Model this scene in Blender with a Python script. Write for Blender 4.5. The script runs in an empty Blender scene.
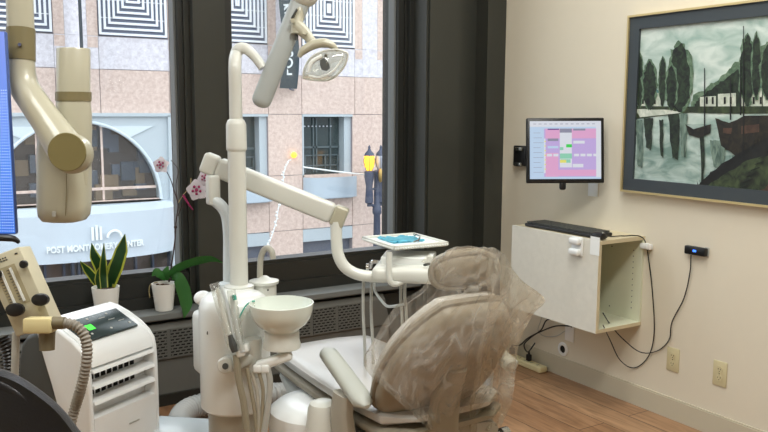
import bpy, bmesh, math, random
from mathutils import Vector, Matrix, noise
random.seed(7)
PI = math.pi
S = bpy.context.scene
COL = S.collection
# ---------------------------------------------------------------- camera
FPX = 800.0
YAW, PIT, ROL = math.radians(31.85), math.radians(7.43), math.radians(0.28)
CF = Vector((math.sin(YAW)*math.cos(PIT), math.cos(YAW)*math.cos(PIT), -math.sin(PIT)))
R0 = Vector((math.cos(YAW), -math.sin(YAW), 0)); U0 = R0.cross(CF)
CR = R0*math.cos(ROL) + U0*math.sin(ROL)
CU = CR.cross(CF)
CP = Vector((0, 0, 1.5))
cd = bpy.data.cameras.new('camera'); co = bpy.data.objects.new('camera', cd); COL.objects.link(co)
cd.sensor_width = 36; cd.lens = FPX*36/768; cd.clip_start = .02; cd.clip_end = 300
m3 = Matrix((CR, CU, -CF)).transposed()
co.matrix_world = Matrix.Translation(CP) @ m3.to_4x4()
S.camera = co
def ray(x, y): return CF + CR*((x-384)/FPX) - CU*((y-216)/FPX)
def P(x, y, D): return CP + ray(x, y)*D
def PX(x, y, X): r = ray(x, y); return CP + r*(X/r.x)
def PY(x, y, Y): r = ray(x, y); return CP + r*(Y/r.y)
def PZ(x, y, Z): r = ray(x, y); return CP + r*((Z-1.5)/r.z)

# ---------------------------------------------------------------- materials
def lin(c): return tuple((v/255/12.92 if v/255 <= .04045 else ((v/255+.055)/1.055)**2.4) for v in c)
def mat(name, rgb, rough=.5, metal=0, spec=.5, noise_amt=0, noise_scale=20, bump=0, bump_scale=200, coat=0, sss=0, emit=None, estr=0, trans=0, alpha=1):
    m = bpy.data.materials.new(name); m.use_nodes = True
    nt = m.node_tree; b = nt.nodes['Principled BSDF']
    c = lin(rgb) + (1,)
    b.inputs['Base Color'].default_value = c
    b.inputs['Roughness'].default_value = rough
    b.inputs['Metallic'].default_value = metal
    b.inputs['Specular IOR Level'].default_value = spec
    b.inputs['Coat Weight'].default_value = coat
    b.inputs['Transmission Weight'].default_value = trans
    b.inputs['Alpha'].default_value = alpha
    if sss: b.inputs['Subsurface Weight'].default_value = sss
    if emit: b.inputs['Emission Color'].default_value = lin(emit)+(1,); b.inputs['Emission Strength'].default_value = estr
    tc = nt.nodes.new('ShaderNodeTexCoord')
    n = nt.nodes.new('ShaderNodeTexNoise'); n.inputs['Scale'].default_value = noise_scale; n.inputs['Detail'].default_value = 4
    nt.links.new(tc.outputs['Object'], n.inputs['Vector'])
    mx = nt.nodes.new('ShaderNodeMix'); mx.data_type = 'RGBA'
    a = max(noise_amt, .015)
    mx.inputs[6].default_value = tuple(v*(1-a) for v in c[:3]) + (1,)
    mx.inputs[7].default_value = tuple(min(1, v*(1+a)) for v in c[:3]) + (1,)
    nt.links.new(n.outputs['Fac'], mx.inputs[0]); nt.links.new(mx.outputs[2], b.inputs['Base Color'])
    if bump:
        n2 = nt.nodes.new('ShaderNodeTexNoise'); n2.inputs['Scale'].default_value = bump_scale
        nt.links.new(tc.outputs['Object'], n2.inputs['Vector'])
        bp = nt.nodes.new('ShaderNodeBump'); bp.inputs['Strength'].default_value = bump; bp.inputs['Distance'].default_value = .002
        nt.links.new(n2.outputs['Fac'], bp.inputs['Height']); nt.links.new(bp.outputs['Normal'], b.inputs['Normal'])
    return m
def clear_mat(name, tint, gloss_rough=.05, film=.0, film_rgb=(255, 255, 255), fres=1.45, wr=0, extra=0, fvar=False):
    m = bpy.data.materials.new(name); m.use_nodes = True; nt = m.node_tree
    for n in list(nt.nodes): nt.nodes.remove(n)
    o = nt.nodes.new('ShaderNodeOutputMaterial'); t = nt.nodes.new('ShaderNodeBsdfTransparent'); g = nt.nodes.new('ShaderNodeBsdfGlossy')
    t.inputs['Color'].default_value = lin(tint)+(1,); g.inputs['Roughness'].default_value = gloss_rough
    f = nt.nodes.new('ShaderNodeLayerWeight'); f.inputs['Blend'].default_value = .5
    pw = nt.nodes.new('ShaderNodeMath'); pw.operation = 'POWER'; pw.inputs[1].default_value = 4; nt.links.new(f.outputs['Facing'], pw.inputs[0])
    ma = nt.nodes.new('ShaderNodeMath'); ma.operation = 'MULTIPLY_ADD'; ma.inputs[1].default_value = .75; ma.inputs[2].default_value = .04; nt.links.new(pw.outputs[0], ma.inputs[0])
    mx = nt.nodes.new('ShaderNodeMixShader')
    fac = ma.outputs[0]
    if extra:
        ad = nt.nodes.new('ShaderNodeMath'); ad.operation = 'ADD'; ad.inputs[1].default_value = extra
        nt.links.new(fac, ad.inputs[0]); fac = ad.outputs[0]
    nt.links.new(fac, mx.inputs[0]); nt.links.new(t.outputs[0], mx.inputs[1]); nt.links.new(g.outputs[0], mx.inputs[2])
    last = mx
    if film:
        d0 = nt.nodes.new('ShaderNodeBsdfDiffuse'); d0.inputs['Color'].default_value = lin(film_rgb)+(1,)
        d1 = nt.nodes.new('ShaderNodeBsdfTranslucent'); d1.inputs['Color'].default_value = lin(film_rgb)+(1,)
        d = nt.nodes.new('ShaderNodeMixShader'); d.inputs[0].default_value = .6; nt.links.new(d0.outputs[0], d.inputs[1]); nt.links.new(d1.outputs[0], d.inputs[2])
        m2 = nt.nodes.new('ShaderNodeMixShader'); m2.inputs[0].default_value = film
        nt.links.new(mx.outputs[0], m2.inputs[1]); nt.links.new(d.outputs[0], m2.inputs[2]); last = m2
        if fvar:   # creased film is milkier along its folds
            tc0 = nt.nodes.new('ShaderNodeTexCoord'); mp0 = nt.nodes.new('ShaderNodeMapping'); mp0.inputs['Scale'].default_value = (9, 9, 2.2)
            n0 = nt.nodes.new('ShaderNodeTexNoise'); n0.inputs['Scale'].default_value = 2.2; n0.inputs['Detail'].default_value = 5; n0.inputs['Distortion'].default_value = 1.2
            r0 = nt.nodes.new('ShaderNodeMapRange'); r0.inputs[1].default_value = .42; r0.inputs[2].default_value = .72; r0.inputs[3].default_value = film*.5; r0.inputs[4].default_value = film*2.1
            nt.links.new(tc0.outputs['Object'], mp0.inputs[0]); nt.links.new(mp0.outputs[0], n0.inputs[0]); nt.links.new(n0.outputs[0], r0.inputs[0]); nt.links.new(r0.outputs[0], m2.inputs[0])
    if wr:
        tc = nt.nodes.new('ShaderNodeTexCoord'); n2 = nt.nodes.new('ShaderNodeTexNoise'); n2.inputs['Scale'].default_value = wr; n2.inputs['Detail'].default_value = 3
        n2.inputs['Distortion'].default_value = 1.5
        mpw = nt.nodes.new('ShaderNodeMapping'); mpw.inputs['Scale'].default_value = (1.3, 1.3, .35) if fvar else (1, 1, 1)
        nt.links.new(tc.outputs['Object'], mpw.inputs[0]); nt.links.new(mpw.outputs[0], n2.inputs['Vector'])
        bp = nt.nodes.new('ShaderNodeBump'); bp.inputs['Strength'].default_value = 1; bp.inputs['Distance'].default_value = .016
        nt.links.new(n2.outputs['Fac'], bp.inputs['Height'])
        nt.links.new(bp.outputs['Normal'], g.inputs['Normal']); nt.links.new(bp.outputs['Normal'], f.inputs['Normal'])
    nt.links.new(last.outputs[0], o.inputs[0]); return m
M = {}
M['wall'] = mat('wall_paint', (221, 213, 195), .75, bump=.15, bump_scale=300)
M['wall_b'] = mat('baseboard_paint', (196, 188, 168), .5)
M['ceil'] = mat('ceiling_paint', (235, 232, 224), .8)
M['dark'] = mat('dark_bronze_paint', (54, 55, 50), .36, bump=.1, bump_scale=80)
M['dark2'] = mat('black_frame', (38, 39, 36), .4)
M['sill'] = mat('sill_grey', (112, 115, 114), .45)
M['rad'] = mat('radiator_grey', (100, 100, 96), .5)
M['void'] = mat('void_black', (14, 14, 14), .8)
M['cream'] = mat('cream_plastic', (182, 178, 158), .3, coat=.3)
M['band'] = mat('olive_band', (120, 110, 78), .4)
M['disc'] = mat('olive_disc', (128, 118, 76), .45)
M['offw'] = mat('off_white_plastic', (234, 237, 235), .3, coat=.3)
M['ivory'] = mat('ivory_enamel', (218, 219, 212), .3, coat=.3)
M['white'] = mat('white_plastic', (238, 240, 240), .28, coat=.3)
M['bluew'] = mat('cool_white_plastic', (214, 222, 226), .3, coat=.3)
M['porc'] = mat('porcelain', (226, 232, 224), .1, coat=.6)
M['tan'] = mat('tan_vinyl', (146, 138, 122), .45, bump=.1, bump_scale=400)
M['tan2'] = mat('tan_piping', (132, 124, 108), .5)
M['seat'] = mat('light_taupe_vinyl', (190, 187, 182), .3, coat=.3)
M['arm'] = mat('armrest_vinyl', (178, 180, 172), .4)
M['greyp'] = mat('grey_plastic', (178, 178, 172), .4)
M['lgrey'] = mat('light_column_grey', (176, 172, 160), .45)
M['armgrey'] = mat('lamp_arm_grey', (178, 184, 184), .35)
M['black'] = mat('black_plastic', (20, 20, 22), .35)
M['leather'] = mat('black_leather', (26, 26, 30), .35, bump=.35, bump_scale=260)
M['char'] = mat('charcoal_plastic', (70, 72, 70), .5)
M['hose'] = mat('grey_hose', (140, 134, 124), .5)
M['ghose'] = mat('pale_grey_hose', (176, 178, 178), .45)
M['those'] = mat('tan_hose', (150, 142, 122), .5)
M['metal'] = mat('steel', (170, 170, 165), .25, metal=1)
M['chrome'] = mat('chrome', (210, 210, 210), .12, metal=1)
M['brass'] = mat('brass', (180, 150, 90), .35, metal=.8)
M['gold'] = mat('gold_frame', (206, 186, 136), .35, metal=.5)
M['slate'] = mat('slate_liner', (58, 66, 72), .6)
M['unitbeige'] = mat('beige_enamel', (196, 190, 166), .5, noise_amt=.05, noise_scale=60)
M['unitgrey'] = mat('scale_plate', (168, 158, 128), .5)
M['yellow'] = mat('yellowed_plastic', (220, 206, 156), .4)
M['olive'] = mat('olive_rubber', (116, 106, 82), .5)
M['pot'] = mat('white_ceramic', (240, 240, 236), .3)
M['soil'] = mat('potting_bark', (70, 50, 34), .9, noise_amt=.5, noise_scale=80)
M['leaf'] = mat('dark_green_leaf', (36, 82, 36), .35, noise_amt=.35, noise_scale=25)
M['leafo'] = mat('orchid_leaf_green', (80, 142, 76), .3, noise_amt=.2, noise_scale=12)
M['leafy'] = mat('yellow_leaf_edge', (196, 200, 84), .4)
M['stem'] = mat('brown_stem', (52, 32, 28), .5)
M['root'] = mat('dry_root', (184, 166, 120), .7)
M['petal'] = mat('white_petal', (244, 236, 240), .5, sss=.1)
M['mag'] = mat('magenta_petal', (150, 24, 84), .5)
M['paper'] = mat('white_paper', (240, 244, 244), .6)
M['blue'] = mat('light_blue_paper', (120, 205, 225), .6, noise_amt=.12, noise_scale=60)
M['cab'] = mat('speckled_cream_laminate', (222, 220, 210), .5, noise_amt=.08, noise_scale=30)
M['cabin'] = mat('cabinet_interior', (222, 224, 200), .6)
M['edge'] = mat('laminate_edge', (212, 200, 168), .6)
M['outlet'] = mat('ivory_outlet', (206, 196, 158), .4)
M['strip'] = mat('ivory_power_strip', (222, 212, 168), .4)
M['led'] = mat('green_led', (60, 220, 60), .4, emit=(70, 230, 60), estr=1.2)
M['teal'] = mat('teal_plastic', (70, 170, 150), .35)
M['sb'] = mat('steel_blue_base', (170, 186, 206), .35)
M['glass'] = clear_mat('window_glass', (250, 252, 252))
M['lens'] = clear_mat('lamp_lens', (240, 240, 232), .05, film=.14, film_rgb=(225, 222, 205), extra=.06)
M['sheet'] = clear_mat('clear_plastic_sheet', (246, 243, 236), .12, film=.16, film_rgb=(240, 238, 230), wr=14, extra=.05, fvar=True)
M['clear'] = clear_mat('clear_sleeve', (248, 248, 244), .08, film=.12, film_rgb=(245, 245, 240), wr=60, extra=.04)

# ---------------------------------------------------------------- mesh helpers
def B(): return bmesh.new()
def bx(bm, x0, x1, y0, y1, z0, z1, Mx=None, mi=0):
    vs = [bm.verts.new((x, y, z)) for x in (x0, x1) for y in (y0, y1) for z in (z0, z1)]
    q = [(0, 1, 3, 2), (4, 6, 7, 5), (0, 4, 5, 1), (2, 3, 7, 6), (0, 2, 6, 4), (1, 5, 7, 3)]
    fs = []
    for f in q:
        fc = bm.faces.new([vs[i] for i in f]); fc.material_index = mi; fs.append(fc)
    if Mx is not None:
        for v in vs: v.co = Mx @ v.co
    return vs, fs
def rbox(bm, sx, sy, sz, Mx, r=.01, seg=3, mi=0):
    t = bmesh.new(); bx(t, -sx/2, sx/2, -sy/2, sy/2, -sz/2, sz/2, mi=mi)
    bmesh.ops.bevel(t, geom=t.edges[:], offset=r, segments=seg, profile=.5, affect='EDGES')
    for f in t.faces: f.material_index = mi
    merge(bm, t, Mx)
def merge(bm, t, Mx=None):
    if Mx is not None: bmesh.ops.transform(t, matrix=Mx, verts=t.verts[:])
    me = bpy.data.meshes.new('tmp'); t.to_mesh(me); t.free(); bm.from_mesh(me); bpy.data.meshes.remove(me)
def crom(pts, n=6, closed=False):
    pts = [Vector(p) for p in pts]; out = []
    for i in range(len(pts)-1):
        p1, p2 = pts[i], pts[i+1]
        p0 = pts[i-1] if i else p1*2-p2
        p3 = pts[i+2] if i+2 < len(pts) else p2*2-p1
        for k in range(n):
            t = k/n
            out.append(.5*((2*p1)+(-p0+p2)*t+(2*p0-5*p1+4*p2-p3)*t*t+(-p0+3*p1-3*p2+p3)*t**3))
    out.append(pts[-1]); return out
def tube(bm, pts, r, seg=12, n=6, cap=True, mi=0, sy=1, ribs=None, up=None):
    """r: number or list per control point; ribs=(pitch, depth)"""
    ctrl = [Vector(p) for p in pts]
    rr = list(r) if isinstance(r, (list, tuple)) else [r]*len(ctrl)
    c4 = [Vector((p.x, p.y, p.z)) for p in ctrl]
    path = crom(c4, n) if n > 1 else c4
    rad = []
    if n > 1:
        for i in range(len(ctrl)-1):
            for k in range(n): rad.append(rr[i]+(rr[i+1]-rr[i])*k/n)
        rad.append(rr[-1])
    else: rad = rr
    if ribs:
        pitch, dep = ribs
        L = [0]
        for a, b in zip(path, path[1:]): L.append(L[-1]+(b-a).length)
        tot = L[-1]; k = max(8, int(tot/pitch*4)); np_, nr = [], []
        j = 0
        for i in range(k+1):
            s = tot*i/k
            while j < len(L)-2 and L[j+1] < s: j += 1
            t = (s-L[j])/max(1e-9, L[j+1]-L[j])
            np_.append(path[j].lerp(path[j+1], t)); nr.append(rad[j]+(rad[j+1]-rad[j])*t - dep*(.5-.5*math.cos(2*PI*s/pitch)))
        path, rad = np_, nr
    rings = []; nrm = None
    for i, p in enumerate(path):
        d = (path[min(i+1, len(path)-1)]-path[max(i-1, 0)]).normalized()
        if nrm is None:
            a = Vector(up) if up is not None else (Vector((0, 0, 1)) if abs(d.z) < .9 else Vector((1, 0, 0)))
            nrm = (a - d*a.dot(d)).normalized()
        else: nrm = (nrm - d*nrm.dot(d)).normalized()
        b = d.cross(nrm)
        rings.append([bm.verts.new(p + (nrm*math.cos(2*PI*k/seg)*sy + b*math.sin(2*PI*k/seg))*rad[i]) for k in range(seg)])
    skin(bm, rings, cap, mi)
def skin(bm, rings, cap=True, mi=0, closed=True):
    for a, b in zip(rings, rings[1:]):
        n = len(a)
        for k in range(n if closed else n-1):
            f = bm.faces.new((a[k], a[(k+1) % n], b[(k+1) % n], b[k])); f.material_index = mi
    if cap and closed:
        f = bm.faces.new(list(reversed(rings[0]))); f.material_index = mi
        f = bm.faces.new(rings[-1]); f.material_index = mi
def lathe(bm, prof, Mx=None, seg=32, mi=0, sx=1, sy=1, cap=True):
    Mx = Mx or Matrix.Identity(4)
    rings = [[bm.verts.new(Mx @ Vector((r*sx*math.cos(2*PI*k/seg), r*sy*math.sin(2*PI*k/seg), z))) for k in range(seg)] for r, z in prof]
    skin(bm, rings, cap, mi)
def ring(c, au, av, a, b, n=24, p=2.0):
    out = []
    for k in range(n):
        t = 2*PI*k/n; ct, st = math.cos(t), math.sin(t)
        out.append(Vector(c) + Vector(au)*a*math.copysign(abs(ct)**(2/p), ct) + Vector(av)*b*math.copysign(abs(st)**(2/p), st))
    return out
def loft(bm, rings, cap=True, mi=0): skin(bm, [[bm.verts.new(v) for v in r] for r in rings], cap, mi)
def prism(bm, pts, Mx, depth, bev=0, mi=0, seg=2):
    """2d outline in local xy, extruded along +z by depth"""
    t = bmesh.new()
    a = [t.verts.new((x, y, 0)) for x, y in pts]; b = [t.verts.new((x, y, depth)) for x, y in pts]
    skin(t, [a, b], True)
    bmesh.ops.recalc_face_normals(t, faces=t.faces[:])
    if bev:
        es = [e for e in t.edges if abs(e.verts[0].co.z-e.verts[1].co.z) < 1e-6]
        bmesh.ops.bevel(t, geom=es, offset=bev, segments=seg, profile=.5, affect='EDGES')
    for f in t.faces: f.material_index = mi
    merge(bm, t, Mx)
def disc(bm, c, nrm, r, h, seg=24, mi=0, bev=0):
    z = Vector(nrm).normalized(); Mx = Matrix.Translation(Vector(c)) @ z.to_track_quat('Z', 'Y').to_matrix().to_4x4()
    pr = [(r, 0), (r, h)] if not bev else [(r-bev, 0), (r, bev), (r, h-bev), (r-bev, h)]
    lathe(bm, pr, Mx, seg, mi)
def ball(bm, c, r, mi=0, seg=14, sc=(1, 1, 1)):
    prof = [(max(1e-4, r*math.sin(PI*i/seg)), -r*math.cos(PI*i/seg)) for i in range(seg+1)]
    lathe(bm, prof, Matrix.Translation(Vector(c)) @ Matrix.Diagonal((*sc, 1)), 18, mi)
def frame(c, xa, ya, za=None):
    xa = Vector(xa).normalized(); ya = Vector(ya); ya = (ya-xa*ya.dot(xa)).normalized(); za = xa.cross(ya)
    m = Matrix((xa, ya, za)).transposed().to_4x4(); m.translation = Vector(c); return m
def root_mat(p):
    while p is not None and p.parent is not None: p = p.parent
    return p.matrix_basis.copy() if p is not None else Matrix.Identity(4)
def obj(name, bm, m, parent=None, smooth=35, world=True, label=None, mats=None, rec=True):
    if rec: bmesh.ops.recalc_face_normals(bm, faces=bm.faces[:])
    me = bpy.data.meshes.new(name)
    if parent is not None and world: bmesh.ops.transform(bm, matrix=root_mat(parent).inverted(), verts=bm.verts[:])
    bm.to_mesh(me); bm.free()
    for mm in (mats or [m]): me.materials.append(M[mm] if isinstance(mm, str) else mm)
    if smooth:
        for p in me.polygons: p.use_smooth = True
        me.set_sharp_from_angle(angle=math.radians(smooth))
    o = bpy.data.objects.new(name, me); COL.objects.link(o)
    if parent is not None: o.parent = parent
    if label: o['label'] = label
    return o
def tag(o, label, cat, group=None, kind=None):
    o['label'] = label; o['category'] = cat
    if group: o['group'] = group
    if kind: o['kind'] = kind
    return o
def thing(name, label, cat, loc, rz=0, group=None):
    o = bpy.data.objects.new(name, None); COL.objects.link(o); o.empty_display_size = .05
    o.location = loc; o.rotation_euler = (0, 0, rz)
    o.matrix_basis = Matrix.Translation(Vector(loc)) @ Matrix.Rotation(rz, 4, 'Z')
    return tag(o, label, cat, group)
def struct(name, bm, m, mats=None, smooth=35):
    o = obj(name, bm, m, mats=mats, smooth=smooth); o['kind'] = 'structure'; return o
def text_mesh(s, size, depth=.004, bold=0):
    c = bpy.data.curves.new('t', 'FONT'); c.body = s; c.size = size; c.extrude = depth; c.align_x = 'CENTER'; c.resolution_u = 3; c.offset = bold
    o = bpy.data.objects.new('t', c); COL.objects.link(o)
    dg = bpy.context.evaluated_depsgraph_get(); me = bpy.data.meshes.new_from_object(o.evaluated_get(dg))
    t = bmesh.new(); t.from_mesh(me); bpy.data.objects.remove(o); bpy.data.curves.remove(c); bpy.data.meshes.remove(me)
    return t
def copy_tree(o, parent=None):
    c = o.copy(); COL.objects.link(c); c.parent = parent
    for ch in [k for k in bpy.data.objects if k.parent == o]: copy_tree(ch, c)
    return c
def T(x, y=0, z=0): return Matrix.Translation(Vector((x, y, z)) if not isinstance(x, Vector) else x)
Z3 = Vector((0, 0, 1))
XR = 3.22      # right wall
YP = 3.80      # pillar face
YW = 4.10      # glass plane
CEIL = 3.2
# ================================================================ SETTING
def wood():
    m = bpy.data.materials.new('wood_planks'); m.use_nodes = True; nt = m.node_tree; b = nt.nodes['Principled BSDF']
    tc = nt.nodes.new('ShaderNodeTexCoord'); mp = nt.nodes.new('ShaderNodeMapping'); mp.inputs['Rotation'].default_value = (0, 0, PI/2)
    nt.links.new(tc.outputs['Object'], mp.inputs[0])
    br = nt.nodes.new('ShaderNodeTexBrick'); br.offset = .37; br.inputs['Scale'].default_value = 1
    br.inputs['Brick Width'].default_value = 1.1; br.inputs['Row Height'].default_value = .17; br.inputs['Mortar Size'].default_value = .0022
    br.inputs['Mortar Smooth'].default_value = .1
    br.inputs['Color1'].default_value = lin((190, 152, 116))+(1,); br.inputs['Color2'].default_value = lin((158, 118, 86))+(1,)
    br.inputs['Mortar'].default_value = lin((70, 50, 36))+(1,)
    nt.links.new(mp.outputs[0], br.inputs['Vector'])
    m2 = nt.nodes.new('ShaderNodeMapping'); m2.inputs['Scale'].default_value = (9, 1.1, 1)
    nt.links.new(tc.outputs['Object'], m2.inputs[0])
    n = nt.nodes.new('ShaderNodeTexNoise'); n.inputs['Scale'].default_value = 3.2; n.inputs['Detail'].default_value = 7; n.inputs['Distortion'].default_value = 1.2
    nt.links.new(m2.outputs[0], n.inputs[0])
    cr = nt.nodes.new('ShaderNodeValToRGB'); cr.color_ramp.elements[0].position = .32; cr.color_ramp.elements[1].position = .68
    cr.color_ramp.elements[0].color = (.5, .46, .42, 1); cr.color_ramp.elements[1].color = (1.0, 1.0, 1.0, 1)
    nt.links.new(n.outputs[0], cr.inputs[0])
    mx = nt.nodes.new('ShaderNodeMix'); mx.data_type = 'RGBA'; mx.blend_type = 'MULTIPLY'; mx.inputs[0].default_value = .85
    nt.links.new(br.outputs['Color'], mx.inputs[6]); nt.links.new(cr.outputs[0], mx.inputs[7]); nt.links.new(mx.outputs[2], b.inputs['Base Color'])
    b.inputs['Roughness'].default_value = .38; return m
M['wood'] = wood()
b = B(); bx(b, -2.2, 3.4, -2.2, 4.3, -.1, 0); struct('floor', b, 'wood')
b = B(); bx(b, -2.2, 3.4, -2.2, 4.3, CEIL, CEIL+.1); struct('ceiling', b, 'ceil')
b = B(); bx(b, XR, XR+.15, -2.2, 4.3, 0, CEIL); struct('wall_right', b, 'wall')
b = B(); bx(b, -2.3, -2.2, -2.2, 4.3, 0, CEIL); struct('wall_left', b, 'wall')
b = B(); bx(b, -2.2, 3.4, -2.3, -2.2, 0, CEIL); struct('wall_behind', b, 'wall')
b = B(); bx(b, XR-.012, XR, -2.2, YP, 0, .10); bx(b, XR-.008, XR, -2.2, YP, .10, .107); struct('baseboard_right', b, 'wall_b')
# window wall : dark pillar at the right corner, mullion, low wall
b = B()
bx(b, 3.08, XR, YP, 4.3, 0, CEIL)
bx(b, 2.935, 3.08, 3.91, 4.3, 0, CEIL)
bx(b, 2.715, 2.935, 3.875, 4.3, 0, CEIL)
bx(b, 2.70, 2.715, 3.89, 4.3, 0, CEIL)
struct('trim_1', b, 'dark')
b = B()
bx(b, 1.345, 1.485, 3.985, 4.3, .49, CEIL); bx(b, 1.315, 1.345, 4.045, 4.3, .49, CEIL); bx(b, 1.487, 1.53, 4.03, 4.3, .49, CEIL)
struct('trim_2', b, 'dark')
b = B(); bx(b, -2.2, 3.08, 4.0, 4.3, 0, .452); bx(b, -2.2, 2.7, 3.97, 4.0, 0, .42); struct('wall_under_windows', b, 'dark2')
b = B()
prism(b, [(3.92, .452), (4.3, .452), (4.3, .49), (3.925, .49), (3.915, .484), (3.915, .458)], Matrix(((0, 0, 1, -2.2), (1, 0, 0, 0), (0, 1, 0, 0), (0, 0, 0, 1))), 4.915)
struct('trim_3', b, 'sill')
def window(n, x0, x1, zt=3.05, w=.05):
    b = B()
    bx(b, x0, x1, 4.04, 4.18, .49, .55); bx(b, x0, x1, 4.06, 4.18, .55, .655); bx(b, x0, x1, 4.075, 4.18, .655, .675)
    bx(b, x0, x0+w, 4.06, 4.18, .675, zt); bx(b, x1-w, x1, 4.06, 4.18, .675, zt); bx(b, x0, x1, 4.06, 4.18, zt, CEIL)
    bx(b, x0+w, x0+w+.012, 4.085, 4.15, .675, zt, mi=1); bx(b, x1-w-.012, x1-w, 4.085, 4.15, .675, zt, mi=1)  # lighter grey edge strips stand in for daylight catching the frame
    o = struct('window_%d' % n, b, None, mats=['dark2', 'sill'])
    g = B(); bx(g, x0+w, x1-w, 4.115, 4.121, .67, zt); g = obj('pane', g, 'glass', o)
    return o
window(1, -2.2, 1.337); window(2, 1.53, 2.66, w=.045)
b = B(); bx(b, 2.655, 2.67, 4.05, 4.3, .49, CEIL); bx(b, 2.67, 2.70, 4.02, 4.3, .49, CEIL); struct('trim_4', b, 'dark2')

# radiator cover under the windows
rad = thing('radiator_cover', 'long dark grey radiator cover with perforated grilles below the window sill', 'radiator', (.9, 3.9, 0))
b = B()
# profile : vertical front, small sloped shoulder, extruded along X, right end slanted
sec = [(3.969, .0), (3.945, .0), (3.945, .235), (3.935, .245), (3.935, .40), (3.95, .43), (3.969, .43)]
N = 60
def radx(z): return 2.49 if z < .3 else 2.49-(z-.3)*.35
bm = B(); ringsL = [[bm.verts.new((-2.1, y, z)) for y, z in sec], [bm.verts.new((radx(z), y, z)) for y, z in sec]]
skin(bm, ringsL, True); obj('cover_panel', bm, 'rad', rad, smooth=20)
b = B(); bx(b, -2.1, 2.47, 3.93, 3.944, 0, .06); obj('toe_kick', b, 'dark2', rad)
gx = [1.985 - .162*i for i in range(-1, 11)]
for i, x0 in enumerate(gx):
    b = B(); b2 = B()
    bx(b2, x0-.006, x0+.136, 3.9342, 3.9352, .254, .396); obj('grille_backing', b2, 'void', rad)
    rows = 9; hz = .142/rows
    for r in range(rows+1):
        bx(b, x0-.006, x0+.136, 3.929, 3.934, .254+r*hz-.0035, .254+r*hz+.0035)
    for r in range(rows):
        for c in range(6):
            x = x0-.006 + .0285*c + (.014 if r % 2 else 0)
            if x > x0+.13: continue
            t = [(x, .254+r*hz), (x+.007, .254+r*hz), (x+.013, .254+(r+1)*hz), (x+.006, .254+(r+1)*hz)]
            prism(b, t, Matrix(((1, 0, 0, 0), (0, 0, 1, 3.9295), (0, 1, 0, 0), (0, 0, 0, 1))), .004)
    obj('grille', b, 'rad', rad, smooth=0)

# ================================================================ OUTSIDE
def granite(name, c1, c2, sp=9):
    m = bpy.data.materials.new(name); m.use_nodes = True; nt = m.node_tree; b = nt.nodes['Principled BSDF']
    tc = nt.nodes.new('ShaderNodeTexCoord'); n = nt.nodes.new('ShaderNodeTexNoise'); n.inputs['Scale'].default_value = sp; n.inputs['Detail'].default_value = 6; n.inputs['Roughness'].default_value = .8
    nt.links.new(tc.outputs['Object'], n.inputs[0])
    cr = nt.nodes.new('ShaderNodeValToRGB'); cr.color_ramp.elements[0].position = .38; cr.color_ramp.elements[1].position = .62
    cr.color_ramp.elements[0].color = lin(c1)+(1,); cr.color_ramp.elements[1].color = lin(c2)+(1,)
    nt.links.new(n.outputs[0], cr.inputs[0]); nt.links.new(cr.outputs[0], b.inputs['Base Color']); b.inputs['Roughness'].default_value = .45
    return m
M['pink'] = granite('pink_granite', (198, 172, 160), (226, 205, 194))
M['wgran'] = granite('white_granite', (200, 194, 200), (232, 228, 234), 7)
M['joint'] = mat('joint_grey', (150, 142, 146), .8)
M['gbar'] = mat('white_grille_bar', (236, 238, 242), .5)
M['gdark'] = mat('grille_shadow', (96, 104, 122), .6)
M['bsteel'] = mat('blue_grey_steel', (184, 194, 200), .35, noise_amt=.05, noise_scale=1)
M['bsteel2'] = mat('pale_blue_panel', (208, 218, 224), .35)
M['steel2'] = mat('balcony_steel', (186, 200, 212), .3, metal=.2)
M['wdark'] = mat('dark_window_glass', (58, 70, 72), .12)
M['wfr'] = mat('window_frame_green_grey', (84, 98, 102), .4)
M['lobby'] = mat('lobby_brown', (92, 76, 70), .6, noise_amt=.5, noise_scale=1.4)
M['lobby2'] = mat('lobby_tan', (150, 124, 98), .6)
M['lobby3'] = mat('lobby_blue_grey', (92, 98, 112), .5)
M['canopy'] = mat('canopy_white', (196, 205, 214), .35)
M['ban'] = mat('banner_slate', (84, 98, 106), .7)
M['banw'] = mat('banner_white', (236, 240, 240), .7)
M['asph'] = mat('asphalt', (110, 110, 112), .9, noise_amt=.2, noise_scale=3)
M['lampiron'] = mat('lamp_iron', (70, 76, 96), .5)
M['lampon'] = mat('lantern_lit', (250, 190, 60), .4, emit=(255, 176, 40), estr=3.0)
M['lampoff'] = mat('lantern_unlit', (190, 196, 206), .3)
YF = 22.0
b = B(); bx(b, -40, 60, 4.5, 40, -4.3, -4.0); struct('street', b, 'asph')
bd = thing('office_building', 'pink granite office building with striped square grilles across the street', 'building', (7, YF, -4.0))
mod0, modw = 4.87, 2.93
b = B()   # backing
aL, aR, aC, aCz, aRad = 1.79, 6.71, 4.24, -.92, 2.14
for (x0, x1, z0, z1) in [(-12, 30, 1.41, 9), (-12, aL, -4, 1.41), (aR, 7.84, -4, 1.41), (9.62, 10.74, -4, 1.41), (12.48, 13.63, -4, 1.41), (15.4, 30, -4, 1.41)]:
    bx(b, x0, x1, YF+.03, YF+.6, z0, z1)
for x0, x1 in ((7.84, 9.62), (10.74, 12.48), (13.63, 15.4)): bx(b, x0, x1, YF+.03, YF+.6, -2.1, -.5)
obj('wall', b, 'joint', bd, smooth=0)
b = B()
def panel(x0, x1, z0, z1, mi=0, g=.018, y=0): bx(b, x0+g/2, x1-g/2, YF-y, YF+.04, z0+g/2, z1-g/2, mi=mi)
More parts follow.
